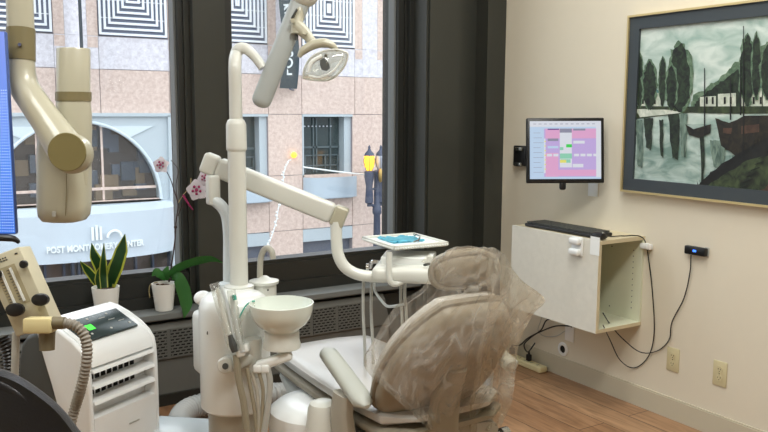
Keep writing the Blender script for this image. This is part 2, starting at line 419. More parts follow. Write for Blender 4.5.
for k in range(-4, 8):
    x = mod0 + k*modw                      # left edge of grille
    p0, p1 = x-1.09, x                     # pilaster
    g0, g1 = x, x+1.84
    panel(p0, p1, 1.41, 2.57); panel(g0, g1, 1.41, 2.57)
    panel(g0, g1, 2.57, 3.42, 1)
    # pilaster cap with pink squares above white
    panel(p0, p0+.27, 2.57, 3.42, 1, .004); panel(p0+.27, p1-.27, 2.57, 3.42, 1, .004); panel(p1-.27, p1, 2.57, 3.42, 1, .004)
    for a, c in ((p0+.01, p0+.27), (p1-.27, p1-.01)): bx(b, a, c, YF-.006, YF, 3.12, 3.40, mi=0)
    panel(p0, p0+.27, 3.42, 8.9, 0, .006); panel(p0+.27, p1-.27, 3.42, 8.9, 1, .006); panel(p1-.27, p1, 3.42, 8.9, 0, .006)
    panel(g0, g1, 5.75, 8.9, 1)
for x0, x1 in ((aR, 7.84), (9.62, 10.74), (12.48, 13.63), (15.4, 16.5), (.2, aL), (-1.2, .2)):
    for z0, z1 in ((-.42, 1.41), (-2.1, -.42), (-4, -2.1)): panel(x0, x1, z0, z1)
for x0, x1 in ((7.84, 9.62), (10.74, 12.48), (13.63, 15.4)): panel(x0, x1, -2.1, -.42)
obj('stone_cladding', b, None, bd, smooth=0, mats=['pink', 'wgran'])
for k in range(-1, 4):                      # concentric square grilles
    x0 = mod0+k*modw; x1 = x0+1.84; z0, z1 = 3.44, 5.74
    b = B(); bx(b, x0+.02, x1-.02, YF+.0, YF+.032, z0, z1); gb = obj('grille', b, 'gdark', bd)
    b = B()
    st = .118; wd = .058
    i = 0
    while True:
        a0, a1, c0, c1 = x0+.03+i*st, x1-.03-i*st, z0+.02+i*st*1.2, z1-.02-i*st*1.2
        if a1-a0 < .09: break
        ww = min(wd, (a1-a0)/2.2)
        bx(b, a0, a1, YF-.05, YF, c0, c0+ww); bx(b, a0, a1, YF-.05, YF, c1-ww, c1)
        bx(b, a0, a0+ww, YF-.05, YF, c0+ww, c1-ww); bx(b, a1-ww, a1, YF-.05, YF, c0+ww, c1-ww)
        i += 1
    for q in range(1, 5): bx(b, x0+.03, x1-.03, YF-.012, YF-.004, z0+q*.46-.01, z0+q*.46+.01)
    obj('grille_bars', b, 'gbar', gb, smooth=0)
# windows with curved balconies
for i, (x0, x1) in enumerate(((7.84, 9.62), (10.74, 12.48), (13.63, 15.4))):
    b = B()
    bx(b, x0, x0+.05, YF, YF+.5, -.5, 1.36); bx(b, x1-.24, x1-.0, YF+.1, YF+.5, -.5, 1.36); bx(b, x0, x1, YF-.02, YF+.5, 1.34, 1.41)
    wf = obj('window_surround', b, 'bsteel', bd, smooth=0)
    b = B(); bx(b, x0+.04, x1-.2, YF+.45, YF+.5, -.5, 1.36); obj('pane', b, 'wdark', wf)
    b = B()
    for xx in (x0+.05, x0+.55, x0+.66, x0+1.15): bx(b, xx, xx+.05, YF+.40, YF+.44, -.4, 1.3)
    bx(b, x0+.05, x1-.25, YF+.40, YF+.44, .36, .42)
    bx(b, x0+.25, x1-.3, YF+.36, YF+.39, .12, .16); bx(b, x0+.25, x1-.3, YF+.36, YF+.39, -.2, -.16)
    for xx in (x0+.25, x0+.95, x1-.34): bx(b, xx, xx+.04, YF+.36, YF+.39, -.4, .14)
    for q in range(9): bx(b, x0+.12+q*.13, x0+.17+q*.13, YF+.39, YF+.4, 1.02, 1.06, mi=1)
    obj('window_bars', b, None, wf, smooth=0, mats=['wfr', 'lampoff'])
    # balcony: curved front shell
    bm = B(); outer, inner = [], []
    for s, dst in ((0, outer), (.03, inner)):
        for q in range(17):
            t = -1+2*q/16; dst.append((x0-.0+s+(x1-x0+.12-2*s)*(t+1)/2, YF-.03-(.38-s)*(1-abs(t)**4)**.5))
    rgs = []
    pass
    r = [[bm.verts.new((x, y, -1.14)) for x, y in outer], [bm.verts.new((x, y, -.50)) for x, y in outer],
         [bm.verts.new((x, y, -.50)) for x, y in inner], [bm.verts.new((x, y, -1.11)) for x, y in inner]]
    skin(bm, r, False, 0, closed=False); bm.faces.new(r[0]); bm.faces.new(r[3])
    bx(bm, x0+.1, x1-.05, YF-.05, YF, -1.2, -1.14)
    obj('balcony', bm, 'steel2', bd)
    b = B(); bx(b, x0, x1, YF+.0, YF+.08, -2.5, -2.12); obj('shop_lintel', b, 'bsteel', bd)
    b = B(); bx(b, x0, x1, YF+.2, YF+.25, -4, -2.5); obj('shop_glass', b, 'lobby3', bd)
# arched entrance
b = B()
def arch_panel(b, mi=0):
    n = 28; y0, y1 = YF-.02, YF+.1
    for q in range(n):
        t0, t1 = PI*q/n, PI*(q+1)/n
        def pt(t): return aC-aRad*math.cos(t), aCz+aRad*math.sin(t)
        (xa, za), (xb, zb) = pt(t0), pt(t1)
        v = [b.verts.new(p) for p in ((xa, y0, za), (xb, y0, zb), (xb, y0, 1.38), (xa, y0, 1.38))]
        f = b.faces.new(v); f.material_index = mi
        v2 = [b.verts.new(p) for p in ((xa, y0, za), (xb, y0, zb), (xb, y1+.3, zb), (xa, y1+.3, za))]
        b.faces.new(v2).material_index = mi
arch_panel(b)
bx(b, aL, aC-aRad, YF-.02, YF+.1, aCz, 1.38); bx(b, aC+aRad, aR, YF-.02, YF+.1, aCz, 1.38)
bx(b, aL, aR, YF-.12, YF+.02, 1.34, 1.43); bx(b, aL-.02, aL+.1, YF-.12, YF+.02, -3.9, 1.36); bx(b, aR-.1, aR+.02, YF-.12, YF+.02, -3.9, 1.36)
bx(b, aL, aR, YF-.02, YF+.1, -1.2, aCz)
ar = obj('arch_surround', b, 'bsteel', bd, smooth=0)
for s in (-1, 1):   # raised pale triangles in the spandrels
    b = B()
    pts = [(aC+s*1.98, 1.08), (aC+s*.55, 1.08), (aC+s*1.0, .99), (aC+s*1.34, .78)]
    if s > 0: pts = pts[::-1]
    prism(b, pts, Matrix(((1, 0, 0, 0), (0, 0, 1, YF-.06), (0, 1, 0, 0), (0, 0, 0, 1))), .05)
    obj('spandrel_panel', b, 'bsteel2', ar, smooth=0)
b = B(); bx(b, aL, aR, YF+1.2, YF+1.3, -4, 1.4); obj('lobby_wall', b, 'lobby', bd)
b = B()
rnd = random.Random(3)
for q in range(26):
    x = rnd.uniform(2.3, 6.1); z = rnd.uniform(-.9, .9); w = rnd.uniform(.15, .55); h = rnd.uniform(.15, .7)
    bx(b, x, x+w, YF+.9+q*.01, YF+1.2, z-h/2, z+h/2, mi=rnd.choice((0, 0, 1, 2)))
obj('lobby_fittings', b, None, bd, smooth=0, mats=['lobby3', 'lobby2', 'gdark'])
b = B()
for x, w in ((aC+.62, .05), (aC-1.9, .05), (aC-.4, .04), (aC-1.0, .04)): bx(b, x, x+w, YF+.12, YF+.18, aCz, aCz+math.sqrt(aRad**2-(x-aC)**2)-.03)
bx(b, aC-2.0, aC+2.05, YF+.1, YF+.16, -.62, -.55); bx(b, aC-aRad, aC+aRad, YF-.02, YF+.14, -.98, -.9)
obj('arch_glazing_bar', b, 'pink', ar, smooth=0)
for q, rr_ in enumerate((aRad,)):
    bm = B()
    tube(bm, [(aC-rr_*math.cos(PI*k/30), YF-.04, aCz+rr_*math.sin(PI*k/30)) for k in range(31)], .045, 8, 1)
    obj('arch_trim', bm, 'bsteel2', ar)
b = B(); bx(b, aC-2.1, aC+2.1, YF+.2, YF+.21, aCz, 1.3); obj('arch_glass', b, 'glass', ar)
# curved white canopy with lettering
def arcpt(x): t = (x-aC)/2.42; return YF-.15-.85*math.sqrt(max(0, 1-t*t*.98))
bm = B(); xs = [aC-2.42+4.84*q/30 for q in range(31)]
r = [[bm.verts.new((x, arcpt(x), z)) for x in xs] for z in (-2.32, -1.12)]
r2 = [[bm.verts.new((x, min(YF-.03, arcpt(x)+.55), z)) for x in xs] for z in (-.97,)]
r3 = [[bm.verts.new((x, arcpt(x)+.05, -2.32)) for x in xs], [bm.verts.new((x, YF-.02, -2.32)) for x in xs]]
skin(bm, [r3[1], r[0], r[1], r2[0]], False, closed=False)
cn = obj('canopy', bm, 'canopy', bd, smooth=30)
t = text_mesh('POST MONTGOMERY CENTER', .22, .012, .008)
wid = max(v.co.x for v in t.verts)-min(v.co.x for v in t.verts)
for v in t.verts:
    x = 4.42 + v.co.x*2.42/wid; v.co = Vector((x, arcpt(x)-.045-v.co.z, -2.03+v.co.y))
obj('lettering', t, 'banw', cn, smooth=0)
b = B()
for x, h in ((4.28, .34), (4.38, .38), (4.48, .34)): bx(b, x, x+.06, arcpt(x)-.08, arcpt(x)-.04, -1.78, -1.78+h)
tube(b, [(4.85-.17*math.cos(PI*k/12), arcpt(4.85)-.09, -1.74+.17*math.sin(PI*k/12)) for k in range(13)], .035, 6, 1)
obj('logo', b, 'banw', cn, smooth=0)
b = B(); bx(b, aL, aR, YF+.3, YF+.35, -4, -2.0); obj('shop_glass', b, 'lobby', bd)
b = B()
for k in range(11): x = aL+.1+k*.47; bx(b, x, x+.05, YF+.1, YF+.3, -4, -2.3); 
for x in (3.95, 4.1, 5.0, 5.1): bx(b, x, x+.06, YF-.1, YF+.1, -4, -2.3)
obj('door_bars', b, 'lampiron', bd, smooth=0)
# banners on the pilasters
def banner(px, name_label, face=True):
    x = px
    t = thing('street_banner', name_label, 'banner', (x, YF-.9, 1.8), 0)
    bm = B(); rows = []
    for q in range(31):
        z = 2.15+q*.14
        sw = .09*math.sin(q*.22)
        if face: a = (x-.50+sw+.1*(q/30), YF-.85); c = (x+.24+sw-.02*(q/30), YF-.45)
        else: a = (x-.03, YF-1.2); c = (x+.05, YF-.4)
        rows.append([bm.verts.new((a[0], a[1], z)), bm.verts.new(((a[0]+c[0])/2, (a[1]+c[1])/2+.02, z)), bm.verts.new((c[0], c[1], z))])
    skin(bm, rows, False, closed=False)
    bmesh.ops.solidify(bm, geom=bm.faces[:], thickness=.012)
    fl = obj('fabric', bm, 'ban', t)
    bm = B(); tube(bm, [(x-.22 if face else x, YF-.95, 2.13), (x+.34 if face else x+.03, YF-.01, 2.13)], .03, 8, 1)
    obj('banner_rod', bm, 'lampiron', t)
    if face:
        tx = text_mesh('POST MONTGOMERY', .40, .004, .008)
        for v in tx.verts:
            s = v.co.x + 2.15; q = (2.3+s-2.15)/.14; sw = .09*math.sin(q*.22)
            v.co = Vector((x+sw-.24-(v.co.y-.12)*.75+.03*q/30, YF-.68-(v.co.y-.12)*-.62-.05-v.co.z, 2.3+s))
        obj('lettering', tx, 'banw', fl, smooth=0)
banner(10.12, 'slate grey banner with white vertical lettering beyond the lamp arm', True)
banner(4.28, 'narrow grey banner seen edge-on above the arched entrance', False)
# street lamp with two lanterns
sl = thing('street_lamp', 'twin-lantern iron street lamp with the left lantern lit amber', 'street lamp', (13.0, YF-1.2, -4.0))
cx, cy = PY(377, 200, YF-1.2).x, YF-1.2
zz = lambda y: PY(377, y, cy).z
b = B(); lathe(b, [(.2, -4.0), (.2, -3.7), (.13, -3.6), (.1, zz(215)), (.14, zz(213)), (.14, zz(208)), (.1, zz(206)), (.09, zz(175)), (.13, zz(173)), (.13, zz(171)), (.05, zz(170))], T(cx, cy, 0), 14); obj('post', b, 'lampiron', sl)
b = B()
xl, xr = PY(369.3, 160, cy).x, PY(380.8, 160, cy).x
for x in (xl, xr):
    lathe(b, [(.03, zz(204)), (.13, zz(202)), (.10, zz(186)), (.15, zz(177)), (.15, zz(171)), (.06, zz(170))], T(x, cy, 0), 12)
    bx(b, x-.05, x+.05, cy-.04, cy+.04, zz(206), zz(200))
tube(b, [(xl, cy, zz(203)), (cx, cy, zz(207)), (xr, cy, zz(203))], .05, 8); tube(b, [(xl, cy, zz(190)), (cx, cy, zz(188)), (xr, cy, zz(190))], .035, 8)
obj('bracket', b, 'lampiron', sl)
for x, mm, lb in ((xl, 'lampon', 'glowing amber lantern'), (xr, 'lampoff', 'unlit grey lantern')):
    b = B(); lathe(b, [(.09, zz(170)), (.15, zz(166)), (.18, zz(161)), (.16, zz(156)), (.1, zz(155))], T(x, cy, 0), 14); ln = obj('lantern', b, mm, sl, label=lb)
    b = B(); lathe(b, [(.16, zz(155.5)), (.13, zz(153)), (.06, zz(150.5)), (.03, zz(148)), (.05, zz(147.5)), (.01, zz(145))], T(x, cy, 0), 12)
    for k in range(6):
        a = PI*k/3; 
        tube(b, [(x+.1*math.cos(a), cy+.1*math.sin(a), zz(170)), (x+.19*math.cos(a), cy+.19*math.sin(a), zz(161)), (x+.14*math.cos(a), cy+.14*math.sin(a), zz(155.5))], .012, 5, 3)
    obj('lantern_cap', b, 'lampiron', ln)
b = B(); ball(b, (cx, cy-.2, zz(175)), .09, sc=(.8, .8, 2.4)); obj('tassel', b, 'brass', sl)
# added glowing ball imitating an amber lamp reflection; hanging white string, cable
wl = thing('amber_reflection', 'small round amber glow added to imitate a lamp reflection on the pink granite pier', 'reflection', PY(294, 155, YF))
c = PY(294, 155, YF-.06); b = B(); ball(b, c, .09); obj('reflection_ball', b, 'lampon', wl)
b = B(); disc(b, c+Vector((0, .05, 0)), (0, 1, 0), .07, .05); obj('backplate', b, 'lampiron', wl)  # plate behind the added reflection ball, not a real fitting
b = B(); pts = [PY(x, y, YF-.7) for x, y in ((289, 160), (284, 172), (283, 186), (279, 205), (276, 222), (271, 238), (264, 250))]
tube(b, pts, .016, 6, 4)
for k, p in enumerate(crom(pts, 5)): ball(b, p+Vector((rnd.uniform(-.05, .05), 0, 0)), rnd.uniform(.018, .042), seg=5)
tag(obj('garland', b, 'banw'), 'thin white garland hanging diagonally in front of the pink building', 'garland')
b = B(); tube(b, [PY(x, y, YF-.9) for x, y in ((303, 167), (325, 170), (345, 172.5), (366, 174.5))], .022, 6, 3)
tag(obj('street_cable', b, 'banw'), 'pale cable stretched past the balcony towards the street lamp', 'cable')
# ================================================================ RIGHT WALL
def wbox(b, ya, yb, za, zb, xa, xb, r=.003, mi=0):
    rbox(b, abs(xb-xa), abs(yb-ya), abs(zb-za), T((xa+xb)/2, (ya+yb)/2, (za+zb)/2), r, 2, mi)
# painting (generic canal landscape)
pt = thing('framed_painting', 'large gold-edged framed canal painting with dark trees on the right wall', 'painting', (XR, 2.23, 1.096))
y1, y0, z0, z1 = 2.829, 1.58, 1.101, 1.980
def rect_frame(b, ya, yb, za, zb, w, xa, xb):
    bx(b, xa, xb, ya, yb, za, za+w); bx(b, xa, xb, ya, yb, zb-w, zb); bx(b, xa, xb, ya, ya+w, za+w, zb-w); bx(b, xa, xb, yb-w, yb, za+w, zb-w)
b = B(); rect_frame(b, y0, y1, z0, z1, .010, XR-.042, XR-.001); obj('frame', b, 'gold', pt)
b = B(); rect_frame(b, y0+.010, y1-.010, z0+.010, z1-.010, .060, XR-.032, XR-.002); obj('liner', b, 'slate', pt)
XC = XR-.018
def paint(name, c1, c2, s=18, st=(1, 1, 1)):
    m = bpy.data.materials.new(name); m.use_nodes = True; nt = m.node_tree; bb = nt.nodes['Principled BSDF']; bb.inputs['Roughness'].default_value = .5
    tc = nt.nodes.new('ShaderNodeTexCoord'); mp = nt.nodes.new('ShaderNodeMapping'); mp.inputs['Scale'].default_value = st
    n = nt.nodes.new('ShaderNodeTexNoise'); n.inputs['Scale'].default_value = s; n.inputs['Detail'].default_value = 5; n.inputs['Distortion'].default_value = .8
    cr = nt.nodes.new('ShaderNodeValToRGB'); cr.color_ramp.elements[0].position = .35; cr.color_ramp.elements[1].position = .65
    cr.color_ramp.elements[0].color = lin(c1)+(1,); cr.color_ramp.elements[1].color = lin(c2)+(1,)
    nt.links.new(tc.outputs['Object'], mp.inputs[0]); nt.links.new(mp.outputs[0], n.inputs[0]); nt.links.new(n.outputs[0], cr.inputs[0]); nt.links.new(cr.outputs[0], bb.inputs['Base Color'])
    return m
pm = [paint('paint_sky', (150, 176, 168), (206, 218, 212), 7, (1, 1, 2)), paint('paint_water', (112, 140, 132), (182, 200, 194), 8, (1, 1, 2.5)),
      paint('paint_tree', (14, 20, 18), (44, 60, 42), 40), paint('paint_tree_light', (66, 92, 70), (110, 134, 110), 40), paint('paint_house', (176, 186, 172), (214, 218, 206), 30),
      paint('paint_roof', (60, 104, 110), (90, 134, 136), 30), paint('paint_boat', (18, 18, 16), (46, 40, 28), 30), paint('paint_bank', (26, 34, 24), (66, 80, 50), 22),
      paint('paint_path', (60, 44, 36), (92, 66, 52), 20), paint('paint_line', (16, 18, 18), (26, 28, 26), 20), paint('paint_reflection', (70, 92, 84), (120, 142, 130), 20, (1, 3, 1))]
b = B(); lay = [0]
ylo, yhi, zlo, zhi = y0+.07, y1-.07, z0+.07, z1-.07
def poly(pts, mi, wall=False):
    lay[0] += 1; x = XC-.00012*lay[0]
    vs = []
    for p in pts:
        q = p if wall else PX(p[0], p[1], XC)
        yy, z_ = (q[0], q[1]) if wall else (q.y, q.z)
        vs.append(b.verts.new((x, min(max(yy, ylo), yhi), min(max(z_, zlo), zhi))))
    f = b.faces.new(vs); f.material_index = mi
def wob(pts, amp, n=5, seed=1):
    r = random.Random(seed); out = []
    for i, a in enumerate(pts):
        c = pts[(i+1) % len(pts)]
        for k in range(n): t = k/n; out.append((a[0]+(c[0]-a[0])*t+r.uniform(-amp, amp), a[1]+(c[1]-a[1])*t+r.uniform(-amp, amp)))
    return out
bx(b, XC, XC+.01, ylo, yhi, zlo, zhi)
poly([(ylo, zlo), (yhi, zlo), (yhi, 1.45), (ylo, 1.45)], 1, True)
def tree(x, yt, yb, w, mi=2, seed=1):
    h = yb-yt
    poly(wob([(x, yt), (x+w*.35, yt+h*.15), (x+w*.5, yt+h*.45), (x+w*.42, yt+h*.8), (x+w*.1, yb), (x-w*.12, yb), (x-w*.45, yt+h*.78), (x-w*.5, yt+h*.4), (x-w*.3, yt+h*.15)], w*.07, 4, seed), mi)
# hill and far bank
poly(wob([(694, 96), (712, 84), (728, 70), (742, 56), (768, 44), (880, 40), (880, 108), (690, 108)], 1.6, 6, 4), 3)
poly(wob([(700, 96), (716, 86), (732, 74), (750, 62), (880, 66), (880, 106), (694, 106)], 1.2, 6, 5), 2)
for x0_, x1_, yt, yb in ((638, 648, 90, 106), (650, 661, 92, 107), (700, 716, 97, 107), (718, 736, 94, 107), (740, 762, 88, 108), (763, 880, 80, 110)): poly([(x0_, yb), (x0_, yt), (x1_, yt-1), (x1_, yb)], 4)
for pts in ([(637, 90), (642, 86), (650, 89), (649, 91)], [(649, 93), (655, 88), (662, 93)], [(739, 89), (746, 82), (764, 80), (762, 88)], [(762, 80), (770, 70), (880, 66), (880, 80)]): poly(pts, 5)
for x in (642, 646, 654, 706, 712, 724, 730, 746, 753, 760): poly([(x, 104), (x, 97), (x+2, 97), (x+2, 104)], 9)
poly(wob([(636, 106), (880, 107), (880, 114), (690, 113), (636, 119)], .5, 6, 9), 7)
poly(wob([(636, 109), (672, 110), (682, 113), (640, 117)], .3, 4, 10), 4)
for i, (x, yt, yb, w) in enumerate(((640, 50, 108, 8), (650, 58, 110, 15), (663, 54, 106, 8), (680, 40, 112, 25), (672, 62, 110, 12), (748, 32, 106, 16), (757, 30, 100, 10), (768, 42, 100, 14))):
    tree(x, yt, yb, w*1.1, 3, i); tree(x, yt+2, yb, w*.85, 2, i+20)
# reflections, boats, bank
for i, (x, yt, yb, w) in enumerate(((640, 120, 168, 8), (649, 118, 150, 9), (662, 120, 158, 5), (675, 114, 160, 12), (684, 114, 158, 8), (703, 136, 184, 5), (718, 140, 170, 16))):
    poly(wob([(x-w/2, yt), (x+w/2, yt), (x+w*.3, yb), (x-w*.2, yb-3)], .7, 5, i+40), 10 if i in (0, 4, 6) else 2)
poly(wob([(686, 124), (694, 129), (712, 124), (711, 133), (700, 138), (690, 135)], .3, 3, 60), 6)
poly(wob([(716, 118), (730, 123), (745, 116), (880, 114), (880, 150), (740, 158), (722, 146)], .5, 4, 61), 6)
poly([(724, 128), (733, 128), (732, 134), (724, 133)], 8); poly([(742, 126), (760, 124), (760, 132), (742, 134)], 8)
poly(wob([(694, 189), (712, 172), (735, 156), (770, 136), (880, 122), (880, 215), (700, 200)], 1.2, 6, 62), 9)
poly(wob([(704, 190), (722, 176), (748, 160), (880, 132), (880, 215), (710, 200)], 1, 6, 63), 7)
poly(wob([(752, 205), (770, 182), (880, 160), (880, 220)], 1, 4, 64), 8)
for x, yt, yb in ((705, 68, 135), (744, 26, 158), (731, 78, 120), (741, 60, 115)): poly([(x, yt), (x+.8, yt), (x+1.2, yb), (x-.3, yb)], 9)
rr = random.Random(8)
for k in range(22):
    x = 698+k*3; yb = 190-k*2.3; poly([(x, yb), (x+rr.uniform(-1, 3), yb-rr.uniform(5, 10)), (x+1, yb)], 9)
for k in range(8): x = 740+k*4; y_ = 188-k*6; poly([(x, y_), (x+9, y_-3), (x+9, y_-2.2), (x, y_+.8)], 9)
obj('canvas', b, None, pt, smooth=0, mats=pm, rec=False)

# wall monitor
mo = thing('wall_monitor', 'black-framed computer monitor showing a pink and purple schedule on the right wall', 'monitor', PX(565, 150, XR))
mc = P(565.3, 150.5, 4.15); MF = frame(mc, CR*1.0+CU*.004-CF*.0, CU, None)   # z towards camera
W_, H_ = .401, .338
b = B(); rbox(b, W_, H_, .032, MF @ T(0, 0, -.01), .006, 3); bx(b, -.15, .15, -.11, .11, -.05, -.02, MF)
cas = obj('casing', b, 'black', mo)
scm = [mat('screen_a', (24, 24, 28), .3, emit=(200, 224, 250), estr=.8), mat('screen_pink', (24, 24, 28), .3, emit=(236, 176, 218), estr=.8), mat('screen_lilac', (24, 24, 28), .3, emit=(204, 180, 236), estr=.8),
       mat('screen_grey', (24, 24, 28), .3, emit=(150, 150, 172), estr=.8), mat('screen_green', (24, 24, 28), .3, emit=(60, 220, 90), estr=.8), mat('screen_mint', (24, 24, 28), .3, emit=(150, 220, 190), estr=.8),
       mat('screen_yellow', (24, 24, 28), .3, emit=(240, 236, 120), estr=.8), mat('screen_purple', (24, 24, 28), .3, emit=(90, 50, 140), estr=.8), mat('screen_white', (24, 24, 28), .3, emit=(232, 236, 246), estr=.8)]
b = B(); sx0, sx1, sy0, sy1 = -.185, .184, -.148, .152
def sr(u0, v0, u1, v1, mi, k=1):   # screen coords 0..1 from top-left
    bx(b, sx0+(sx1-sx0)*u0, sx0+(sx1-sx0)*u1, sy1-(sy1-sy0)*v1, sy1-(sy1-sy0)*v0, .0055, .0062+.0001*k, MF, mi)
sr(0, 0, 1, 1, 0, 0); sr(0, 0, 1, .1, 8, 1)
sr(.2, .13, .97, .96, 2, 1); sr(.22, .13, .93, .3, 1, 2); sr(.22, .55, .4, .96, 1, 2); sr(.22, .84, .93, .95, 1, 3); sr(.93, .1, 1, .97, 8, 2)
sr(.25, .13, .41, .15, 7, 3); sr(.42, .13, .59, .2, 3, 3); sr(.61, .13, .78, .165, 3, 3); sr(.25, .3, .4, .345, 3, 3)
sr(.42, .2, .59, .8, 8, 3); sr(.51, .4, .59, .455, 4, 5); sr(.42, .56, .59, .65, 5, 5); sr(.43, .66, .57, .72, 5, 5); sr(.42, .67, .51, .72, 6, 6); sr(.42, .45, .47, .5, 5, 5)
for u in (.24, .33, .62, .71, .8, .89): sr(u, .565, u+.07, .61, 8, 5)
sr(.61, .34, .77, .39, 8, 4); sr(.6, .74, .75, .8, 8, 4); sr(.25, .43, .4, .47, 0, 4); sr(.2, .3, .22, .9, 8, 4)
for k in range(7): sr(.205, .34+k*.08, .225, .36+k*.08, 6, 5)
for k in range(9): sr(.05, .2+k*.085, .15+.02*(k % 3), .206+k*.085, 3, 2)
for k in range(12): sr(.05+k*.075, .045, .09+k*.075, .055, 3, 3)
obj('screen', b, None, cas, smooth=0, mats=scm)
b = B(); pa = MF @ Vector((-.01, -.17, 0)); rbox(b, .034, .05, .03, MF @ T(-.012, -.18, -.012), .012, 3); obj('joystick_grip', b, 'black', mo)
b = B(); tube(b, [MF @ Vector((0, 0, -.05)), MF @ Vector((-.04, 0, -.12)), PX(540, 155, XR-.06), PX(528, 156, XR-.02)], .016, 8)
wallp = PX(527, 156, XR)
wbox(b, wallp.y-.02, wallp.y+.09, wallp.z-.06, wallp.z+.06, XR-.03, XR-.001, .006)
obj('wall_bracket', b, 'black', mo)
for dz in (-.05, .04):
    b = B(); wbox(b, wallp.y+.0, wallp.y+.06, wallp.z+dz-.012, wallp.z+dz+.012, XR-.05, XR-.028, .004); obj('bracket_bolt', b, 'metal', mo)

# small plates
def plate(name, px, py, w, h, label, cat='outlet', m='outlet', holes=True, group=None):
    c = PX(px, py, XR); t = thing(name, label, cat, c, 0, group)
    b = B(); wbox(b, c.y-w/2, c.y+w/2, c.z-h/2, c.z+h/2, XR-.006, XR-.0002, .003); obj('cover_plate', b, m, t)
    if holes:
        for s in (-1, 1):
            b = B(); lathe(b, [(.016, 0), (.016, .002)], frame((XR-.006, c.y, c.z+s*.02), (0, 1, 0), (0, 0, 1)) @ Matrix.Scale(-1, 4, (0, 0, 1)), 20); r_ = obj('receptacle', b, m, t)
            b = B()
            for dy, hh in ((-.0065, .008), (.0065, .006)): bx(b, XR-.0086, XR-.0079, c.y+dy-.0012, c.y+dy+.0012, c.z+s*.02-hh/2+.002, c.z+s*.02+hh/2+.002)
            disc(b, (XR-.0079, c.y, c.z+s*.02-.008), (-1, 0, 0), .0022, .0007, 10)
            obj('socket_slots', b, 'black', r_)
        b = B(); disc(b, (XR-.006, c.y, c.z), (-1, 0, 0), .003, .0012, 10); obj('screw', b, 'metal', t)
    return t
plate('wall_outlet', 673.4, 359.5, .072, .118, 'ivory double wall outlet left of its twin, just below the hanging cable loops')
plate('wall_outlet', 720.3, 373.5, .072, .118, 'ivory double wall outlet right of its twin, nearest the right picture edge')
plate('wall_outlet', 593.5, 189.5, .07, .075, 'small white wall outlet half hidden under the monitor', m='white', holes=False)
plate('wall_outlet', 570, 331, .07, .12, 'white cable plate under the wall cabinet where black cords plug in', m='white', holes=False)
c = PX(563.3, 349, XR)
b = B(); lathe(b, [(.040, 0), (.040, .004), (.034, .008), (.022, .008), (.022, .001)], frame((XR, c.y, c.z), (0, -1, 0), (0, 0, 1)), 28, cap=False)
g = thing('cable_grommet', 'round white cable grommet in the wall just above the baseboard', 'grommet', c)
obj('grommet_ring', b, 'white', g)
b = B(); disc(b, (XR-.0005, c.y, c.z), (-1, 0, 0), .022, .0015); obj('hole', b, 'void', g)

# wall cabinet
CY0, CY1, CX0, CZ0, CZ1 = 2.69, 3.325, 2.895, .425, .885
cb = thing('wall_cabinet', 'cream laminate cabinet mounted on the right wall, open at its right end', 'cabinet', (XR, 3.0, CZ0))
b = B(); bx(b, CX0, CX0+.018, CY0, CY1, CZ0, CZ1); obj('front_panel', b, 'cab', cb, smooth=0)
b = B(); bx(b, CX0+.018, XR, CY0, CY1, CZ1-.018, CZ1); obj('top_panel', b, 'edge', cb, smooth=0)
b = B(); bx(b, CX0+.018, XR, CY0, CY1, CZ0, CZ0+.018); obj('bottom_panel', b, 'cabin', cb, smooth=0)
b = B(); bx(b, CX0+.018, XR, CY1-.018, CY1, CZ0+.018, CZ1-.018); obj('end_panel', b, 'cabin', cb, smooth=0)
b = B(); bx(b, XR-.014, XR-.001, CY0+.0, CY1-.018, CZ0+.018, CZ1-.018); bp_ = obj('back_panel', b, 'cabin', cb, smooth=0)
b = B()
for k in range(11): disc(b, (XR-.014, CY0+.055, CZ0+.08+k*.03), (-1, 0, 0), .003, .0006, 8)
for k in (0, 1): disc(b, (XR-.014, CY0+.20, CZ0+.06+k*.32), (-1, 0, 0), .004, .0006, 8)
obj('shelf_pin_holes', b, 'char', bp_)
b = B(); bx(b, CX0-.001, XR, CY0-.001, CY0+.0, CZ1-.019, CZ1+.0005); bx(b, CX0-.001, XR, CY0-.001, CY0, CZ0, CZ0+.018); bx(b, CX0-.001, CX0+.018, CY0-.001, CY0, CZ0+.018, CZ1-.019); obj('edge_banding', b, 'edge', cb, smooth=0)
# hook and taped card on the cabinet front
h = PX(578, 246, CX0)
hk = thing('cradle_holder', 'white two-lobed plastic holder on the front of the wall cabinet', 'holder', h)
b = B(); rbox(b, .01, .075, .095, T(CX0-.005, h.y, h.z), .004, 3); obj('backplate', b, 'white', hk)
for dz in (-.027, .027):
    b = B(); rbox(b, .03, .07, .034, T(CX0-.023, h.y, h.z+dz), .012, 4); obj('clip_lobe', b, 'white', hk)
h = PX(595, 246, CX0)
b = B(); bx(b, CX0-.0015, CX0-.0002, h.y-.03, h.y+.03, h.z-.045, h.z+.045); tag(obj('taped_card', b, 'paper', smooth=0), 'pale square card taped beside the white holder on the cabinet', 'card')
